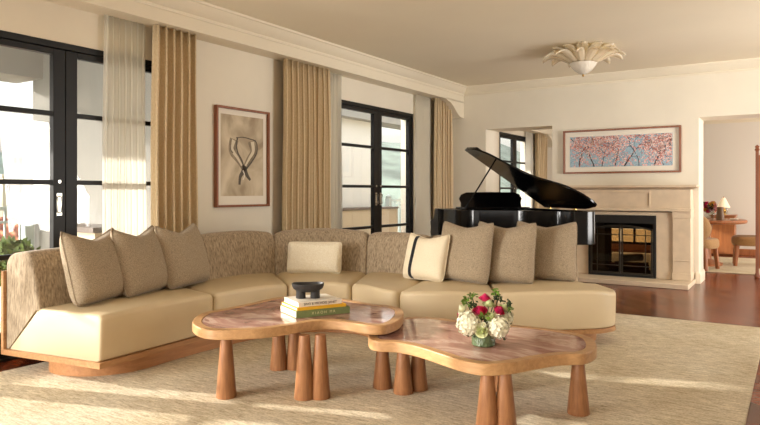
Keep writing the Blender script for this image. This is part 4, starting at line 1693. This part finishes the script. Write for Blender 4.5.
def dining_chair(x, y, rz, label):
    t = thing('dining_chair', (x, y, 0), label, 'chair', 'upholstered dining chairs', rz=rz)
    # faces -x (local), back at +x
    for sx in (-1, 1):
        for sy in (-1, 1):
            bx0 = sx * 0.20
            m = MB().tube([(bx0 + sx * 0.03, sy * 0.20, 0.0005), (bx0, sy * 0.17, 0.34)], 0.030, 12, 0.038)
            build('chair_leg', m, m_din, t, smooth=True, local=True)
    rg = []
    for z, k in ((0.33, 0.93), (0.36, 1.0), (0.44, 1.0), (0.475, 0.93), (0.485, 0.75)):
        rg.append([(0.28 * k * math.copysign(abs(math.cos(a)) ** .7, math.cos(a)), 0.27 * k * math.copysign(abs(math.sin(a)) ** .7, math.sin(a)), z) for a in [2 * PI * i / 28 for i in range(28)]])
    build('seat', MB().loft(rg), m_chair, t, smooth=True, local=True)
    # curved upholstered back
    rings = []
    for i in range(15):
        s = -1 + 2 * i / 14
        a = s * 1.0
        hh = 0.80 + 0.08 * math.cos(s * PI / 2)
        kk = math.sqrt(max(0.03, 1 - abs(s) ** 6))
        ring = []
        for q in range(14):
            an = 2 * PI * q / 14
            rr = 0.30 + 0.035 * math.cos(an) * kk
            zz_ = 0.655 + (hh - 0.655) * math.sin(an) * kk
            lean = (zz_ - 0.45) * 0.16
            ring.append((rr * math.cos(a) - 0.03 + lean, rr * math.sin(a), zz_))
        rings.append(ring)
    build('backrest', MB().loft(rings), m_chair, t, smooth='all', local=True)
    return t


dining_chair(-0.62, 12.10, 0.1, 'tan upholstered dining chair at the right of the round table')
dining_chair(-1.28, 11.12, PI * 1.42, 'tan upholstered dining chair half hidden by the opening, nearest the living room')
# sideboard with lamp
sx, sy = -1.16, 13.85
sb = thing('console_table', (sx, sy, ZF), 'warm wooden console against the dining room wall under the lamp', 'console')
build('console_body', MB().box(sx - 0.2, sx + 0.20, sy - 0.2, sy + 0.2, ZF + 0.05, 0.74), m_din, sb, bevel=0.006)
build('console_top', MB().box(sx - 0.22, sx + 0.22, sy - 0.22, sy + 0.22, 0.74, 0.765), m_din, sb, bevel=0.004)
la = thing('table_lamp', (sx, sy, 0.766), 'small brass table lamp with a lit cone shade in the dining room', 'lamp')
build('lamp_base', MB().lathe([(0.05, 0.767), (0.05, 0.78), (0.025, 0.79), (0.045, 0.83), (0.045, 0.86), (0.02, 0.89), (0.012, 0.93)], (sx, sy, 0), 20), m_brass, la, smooth=True)
build('lamp_shade', MB().lathe([(0.115, 0.905), (0.025, 1.09), (0.023, 1.09), (0.112, 0.905)], (sx, sy, 0), 28), m_shade, la, smooth=True)
build('lamp_finial', MB().lathe([(0.004, 1.07), (0.004, 1.10), (0.009, 1.11), (0.0001, 1.12)], (sx, sy, 0), 10), m_brass, la, smooth=True)
# bouquet on the dining table
bx2, by2 = -1.19, 11.85
v2 = thing('flower_vase', (bx2, by2, 0.75), 'round vase packed with colourful flowers on the dining table', 'vase')
build('vase_body', MB().lathe([(0.05, 0.751), (0.07, 0.80), (0.065, 0.87), (0.05, 0.90)], (bx2, by2, 0), 20), m_clear, v2, smooth=True)
cols = [m_petal_p, plain('yellow_petal', (220, 186, 60), 0.6), plain('lilac_petal', (186, 130, 150), 0.6), m_leafd, plain('peach_petal', (220, 140, 110), 0.6)]
cn = ['magenta', 'yellow', 'lilac', 'dark green', 'peach']
rnd = random.Random(9)
seen = {}
for k in range(20):
    d = Vector((rnd.uniform(-1, 1), rnd.uniform(-1, 1), rnd.uniform(-0.3, 1))).normalized()
    p = Vector((bx2, by2, 0.94)) + d * 0.10
    ci = k % 5
    mb = rose_mesh(0.045, k, 3) if ci != 3 else sprig_mesh(20, 0.05, k)
    o = build('blossom' if ci != 3 else 'leafy_sprig', mb, cols[ci], local=True, smooth='all')
    o.location = p
    o.rotation_euler = d.to_track_quat('Z', 'Y').to_euler()
    nm = cn[ci]
    props(o, '%s %s in the bouquet on the dining table' % (nm, 'bloom' if ci != 3 else 'leaves'), 'flower' if ci != 3 else 'greenery', nm + ' flowers on the dining table')
# glassware and candle
for k, (gx, gy) in enumerate(((-1.12, 11.50), (-1.05, 11.64), (-0.95, 11.60))):
    g = thing('wine_glass', (gx, gy, 0.7505), 'clear stemmed glass on the dining table beside the bouquet', 'glass', 'stemmed glasses on the dining table')
    build('glass_bowl', MB().lathe([(0.035, 0.7512), (0.004, 0.757), (0.004, 0.83), (0.03, 0.86), (0.035, 0.90), (0.028, 0.94)], (gx, gy, 0), 16), m_clear, g, smooth=True)
g = build('pillar_vase', MB().lathe([(0.055, 0.7505), (0.06, 0.80), (0.045, 0.90), (0.05, 0.96), (0.0001, 0.965)], (-1.01, 11.48, 0), 16), plain('taupe_ceramic', (120, 98, 76), 0.6), smooth=True)
props(g, 'taupe ceramic vase standing on the dining table left of the lamp', 'vase')
g = build('folded_napkin', MB().box(-0.90, -0.78, 11.72, 11.84, 0.7505, 0.775), m_paper, bevel=0.008)
props(g, 'white folded napkin at the right of the dining table', 'napkin')
# carved screen at the right edge of the opening
sc_ = thing('folding_screen', (-0.30, 10.55, ZF), 'tall dark wooden folding screen at the right edge of the view', 'screen')
post = MB()
ppx, ppy = -0.46, 10.50
post.box(ppx - 0.02, ppx + 0.02, ppy - 0.02, ppy + 0.02, ZF + 0.001, 1.78).lathe([(0.03, ZF + 0.001), (0.04, ZF + 0.02), (0.022, 0.06)], (ppx, ppy, 0), 12)
post.lathe([(0.022, 1.78), (0.034, 1.80), (0.02, 1.82), (0.03, 1.845), (0.0001, 1.87)], (ppx, ppy, 0), 12)
build('screen_post', post, m_frame, sc_)
pn = MB().box(ppx + 0.02, ppx + 0.45, ppy - 0.012, ppy + 0.012, 0.12, 1.72)
build('screen_panel', pn, m_din, sc_, bevel=0.004)

# ------------------------------------------------------------------ outside: terraces, town, hills
XO = XL - 0.23
struct('terrace_floor', MB().box(-7.35, XO, -3.0, YFAR, ZF - 0.25, ZF - 0.03), m_terra)
struct('terrace_side_wall', MB().box(-7.25, XO, 3.95, 4.25, ZF - 0.03, 3.4), plain('shade_toned_stucco', (128, 126, 119), 0.9))
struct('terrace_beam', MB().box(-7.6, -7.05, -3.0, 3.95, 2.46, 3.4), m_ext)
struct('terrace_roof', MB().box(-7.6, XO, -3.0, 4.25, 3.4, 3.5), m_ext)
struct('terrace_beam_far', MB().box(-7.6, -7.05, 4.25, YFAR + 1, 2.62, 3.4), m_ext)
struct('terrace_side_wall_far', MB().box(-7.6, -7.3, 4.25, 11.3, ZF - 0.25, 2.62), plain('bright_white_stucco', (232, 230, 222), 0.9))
struct('terrace_ledge', MB().box(-6.2, XO - 0.5, 3.55, 3.95, ZF - 0.03, 0.82), m_beigeb)
struct('terrace_ledge_cap', MB().box(-6.22, XO - 0.48, 3.52, 3.95, 0.82, 0.87), plain('dark_coping', (96, 84, 74), 0.6))
struct('terrace_ledge_far', MB().box(-7.29, -6.9, 7.6, 11.3, ZF - 0.03, 0.86), m_beigeb)
struct('terrace_ledge_far_cap', MB().box(-7.29, -6.88, 7.58, 11.3, 0.86, 0.90), plain('dark_coping_far', (96, 84, 74), 0.6))


def railing(y0_, y1_, x, label):
    t = thing('balcony_railing', (x, (y0_ + y1_) / 2, ZF - 0.03), label, 'railing', 'terrace railings')
    m = MB().box(x - 0.03, x + 0.03, y0_, y1_, 1.00, 1.04)
    build('top_rail', m, m_rail, t)
    build('lower_rail', MB().box(x - 0.02, x + 0.02, y0_, y1_, 0.86, 0.885), m_rail, t)
    build('bottom_rail', MB().box(x - 0.02, x + 0.02, y0_, y1_, 0.08, 0.11), m_rail, t)
    n = int((y1_ - y0_) / 0.16)
    b0 = MB().box(-0.009, 0.009, -0.009, 0.009, 0.08, 1.0)
    src = None
    for i in range(n):
        yy = y0_ + (i + 0.5) * (y1_ - y0_) / n
        if src is None:
            src = build('baluster', MB().box(x - 0.009, x + 0.009, yy - 0.009, yy + 0.009, 0.11, 1.0), m_rail, t)
            first = yy
        else:
            o = src.copy()
            COL.objects.link(o)
            o.parent = t
            o.location = (0, yy - first, 0)
    for yy in (y0_, y1_):
        m = MB().box(x - 0.05, x + 0.05, yy - 0.05, yy + 0.05, ZF - 0.029, 1.07).lathe([(0.035, 1.07), (0.06, 1.09), (0.055, 1.12), (0.0001, 1.15)], (x, yy, 0), 12)
        build('rail_post', m, m_rail, t)
    return t


railing(-1.0, 3.86, -7.2, 'pale grey railing beyond the near french doors')
railing(11.42, 14.1, -7.2, 'pale grey railing beyond the far french doors')


def leafball(c_, r, n, seed, s=0.05):
    rnd = random.Random(seed)
    mb = MB()
    for k in range(n):
        d = Vector((rnd.gauss(0, 1), rnd.gauss(0, 1), rnd.gauss(0, 1))).normalized()
        p = Vector(c_) + Vector((d.x * r[0], d.y * r[1], d.z * r[2])) * rnd.uniform(0.6, 1.05)
        u = (d + Vector((rnd.uniform(-1, 1), rnd.uniform(-1, 1), rnd.uniform(-1, 1))) * 0.9).normalized()
        v = u.orthogonal().normalized()
        mb.add([p - u * s, p + v * s * 0.45, p + u * s, p - v * s * 0.45], [(0, 1, 2, 3)])
    return mb


def potted(name, x, y, h0, r, lr, n, seed, label, zb=ZF - 0.03):
    t = thing(name, (x, y, zb), label, 'plant')
    build('planter', MB().lathe([(r * 0.8, zb + 0.001), (r, zb + h0), (r * 0.9, zb + h0), (r * 0.85, zb + h0 - 0.04), (0.0001, zb + h0 - 0.04)], (x, y, 0), 24), m_pot, t, smooth=True)
    build('plant_stem', MB().tube([(x, y, zb + h0 - 0.05), (x, y, zb + h0 + lr[2])], 0.015, 8), m_leafd, t)
    build('foliage', leafball((x, y, zb + h0 + lr[2] * 0.95), lr, n, seed), m_shrub, t)
    return t


potted('potted_plant', -6.55, 11.45, 0.66, 0.20, (0.20, 0.20, 0.19), 420, 5, 'small round shrub in a white pot outside the far french doors')
potted('potted_shrub', -6.5, 3.32, 0.34, 0.2, (0.28, 0.28, 0.22), 700, 6, 'leafy shrub in a planter on the terrace at the left edge')

# neighbouring house with tiled roof
nb = thing('neighbour_house', (-17, 6.6, -6), 'neighbouring house with clay tile roof and pink upper wall below the terrace', 'building')
m = MB()
m.add([(-12.5, -2, -2.3), (-12.5, 13, -2.3), (-17.5, 13, 0.55), (-17.5, -2, 0.55), (-12.5, -2, -2.45), (-12.5, 13, -2.45), (-17.5, 13, 0.40), (-17.5, -2, 0.40)], [(0, 1, 2, 3), (7, 6, 5, 4), (0, 4, 5, 1), (3, 2, 6, 7), (0, 3, 7, 4), (1, 5, 6, 2)])
build('tiled_roof', m, m_tiles, nb)
build('lower_wall', MB().box(-17.5, -12.9, -1.8, 12.8, -6, -2.46), m_beigeb, nb)
build('upper_wall', MB().box(-22, -17.6, -2, 7.8, -6, 1.45), m_pink, nb)
build('parapet', MB().box(-22.1, -17.5, -2.1, 7.9, 1.45, 1.62), m_beigeb, nb)


def tower(name, x, y, w_, d_, z0_, h, mat, lab, rows, colsn):
    t = thing(name, (x, y, z0_), lab, 'building')
    build('block_wall', MB().box(x - w_ / 2, x + w_ / 2, y - d_ / 2, y + d_ / 2, z0_, h), mat, t)
    build('roof_slab', MB().box(x - w_ / 2 - .12, x + w_ / 2 + .12, y - d_ / 2 - .12, y + d_ / 2 + .12, h, h + 0.25), m_beigeb, t)
    for i in range(rows):
        for j in range(colsn):
            yy = y - d_ / 2 + d_ * (j + 0.5) / colsn
            zz_ = h - (i + 0.6) * 1.8
            build('window', MB().box(x + w_ / 2 - 0.01, x + w_ / 2 + 0.06, yy - 0.14, yy + 0.14, zz_ - 0.4, zz_ + 0.4), m_bronze, t)
    return t


tower('apartment_building', -76, 39.3, 1.2, 1.2, -10, 5.9, m_ext, 'slim pale tower block among the hillside buildings', 3, 2)
tower('apartment_building', -66, 33.2, 8, 4.5, -10, 2.6, m_beigeb, 'low beige block in front of the slim tower', 2, 4)
tower('apartment_building', -62, 23.0, 8, 7, -10, 3.0, m_ext, 'long white flat-roofed block left of the tower', 2, 5)

# hills
hm = MB()
nx_, ny_ = 60, 24
vs_, fs = [], []
rnd = random.Random(3)
for j in range(ny_ + 1):
    for i in range(nx_ + 1):
        th = math.radians(88 + 100 * i / nx_)
        r = 170 + 330 * j / ny_
        hgt = -14 + 56 * (1 - math.exp(-((r - 170) / 110) ** 2)) * (0.72 + 0.18 * math.sin(th * 9 + 1) + 0.1 * math.sin(th * 23))
        hgt += rnd.uniform(-1.2, 1.2)
        vs_.append((r * math.cos(th), r * math.sin(th), hgt))
for j in range(ny_):
    for i in range(nx_):
        k = j * (nx_ + 1) + i
        fs.append((k, k + 1, k + nx_ + 2, k + nx_ + 1))
hl = struct('hillside', MB().add(vs_, fs), m_hill, smooth='all')
gm = MB().box(-600, 200, -300, 600, -14.5, -14)
struct('valley_ground', gm, m_hill)
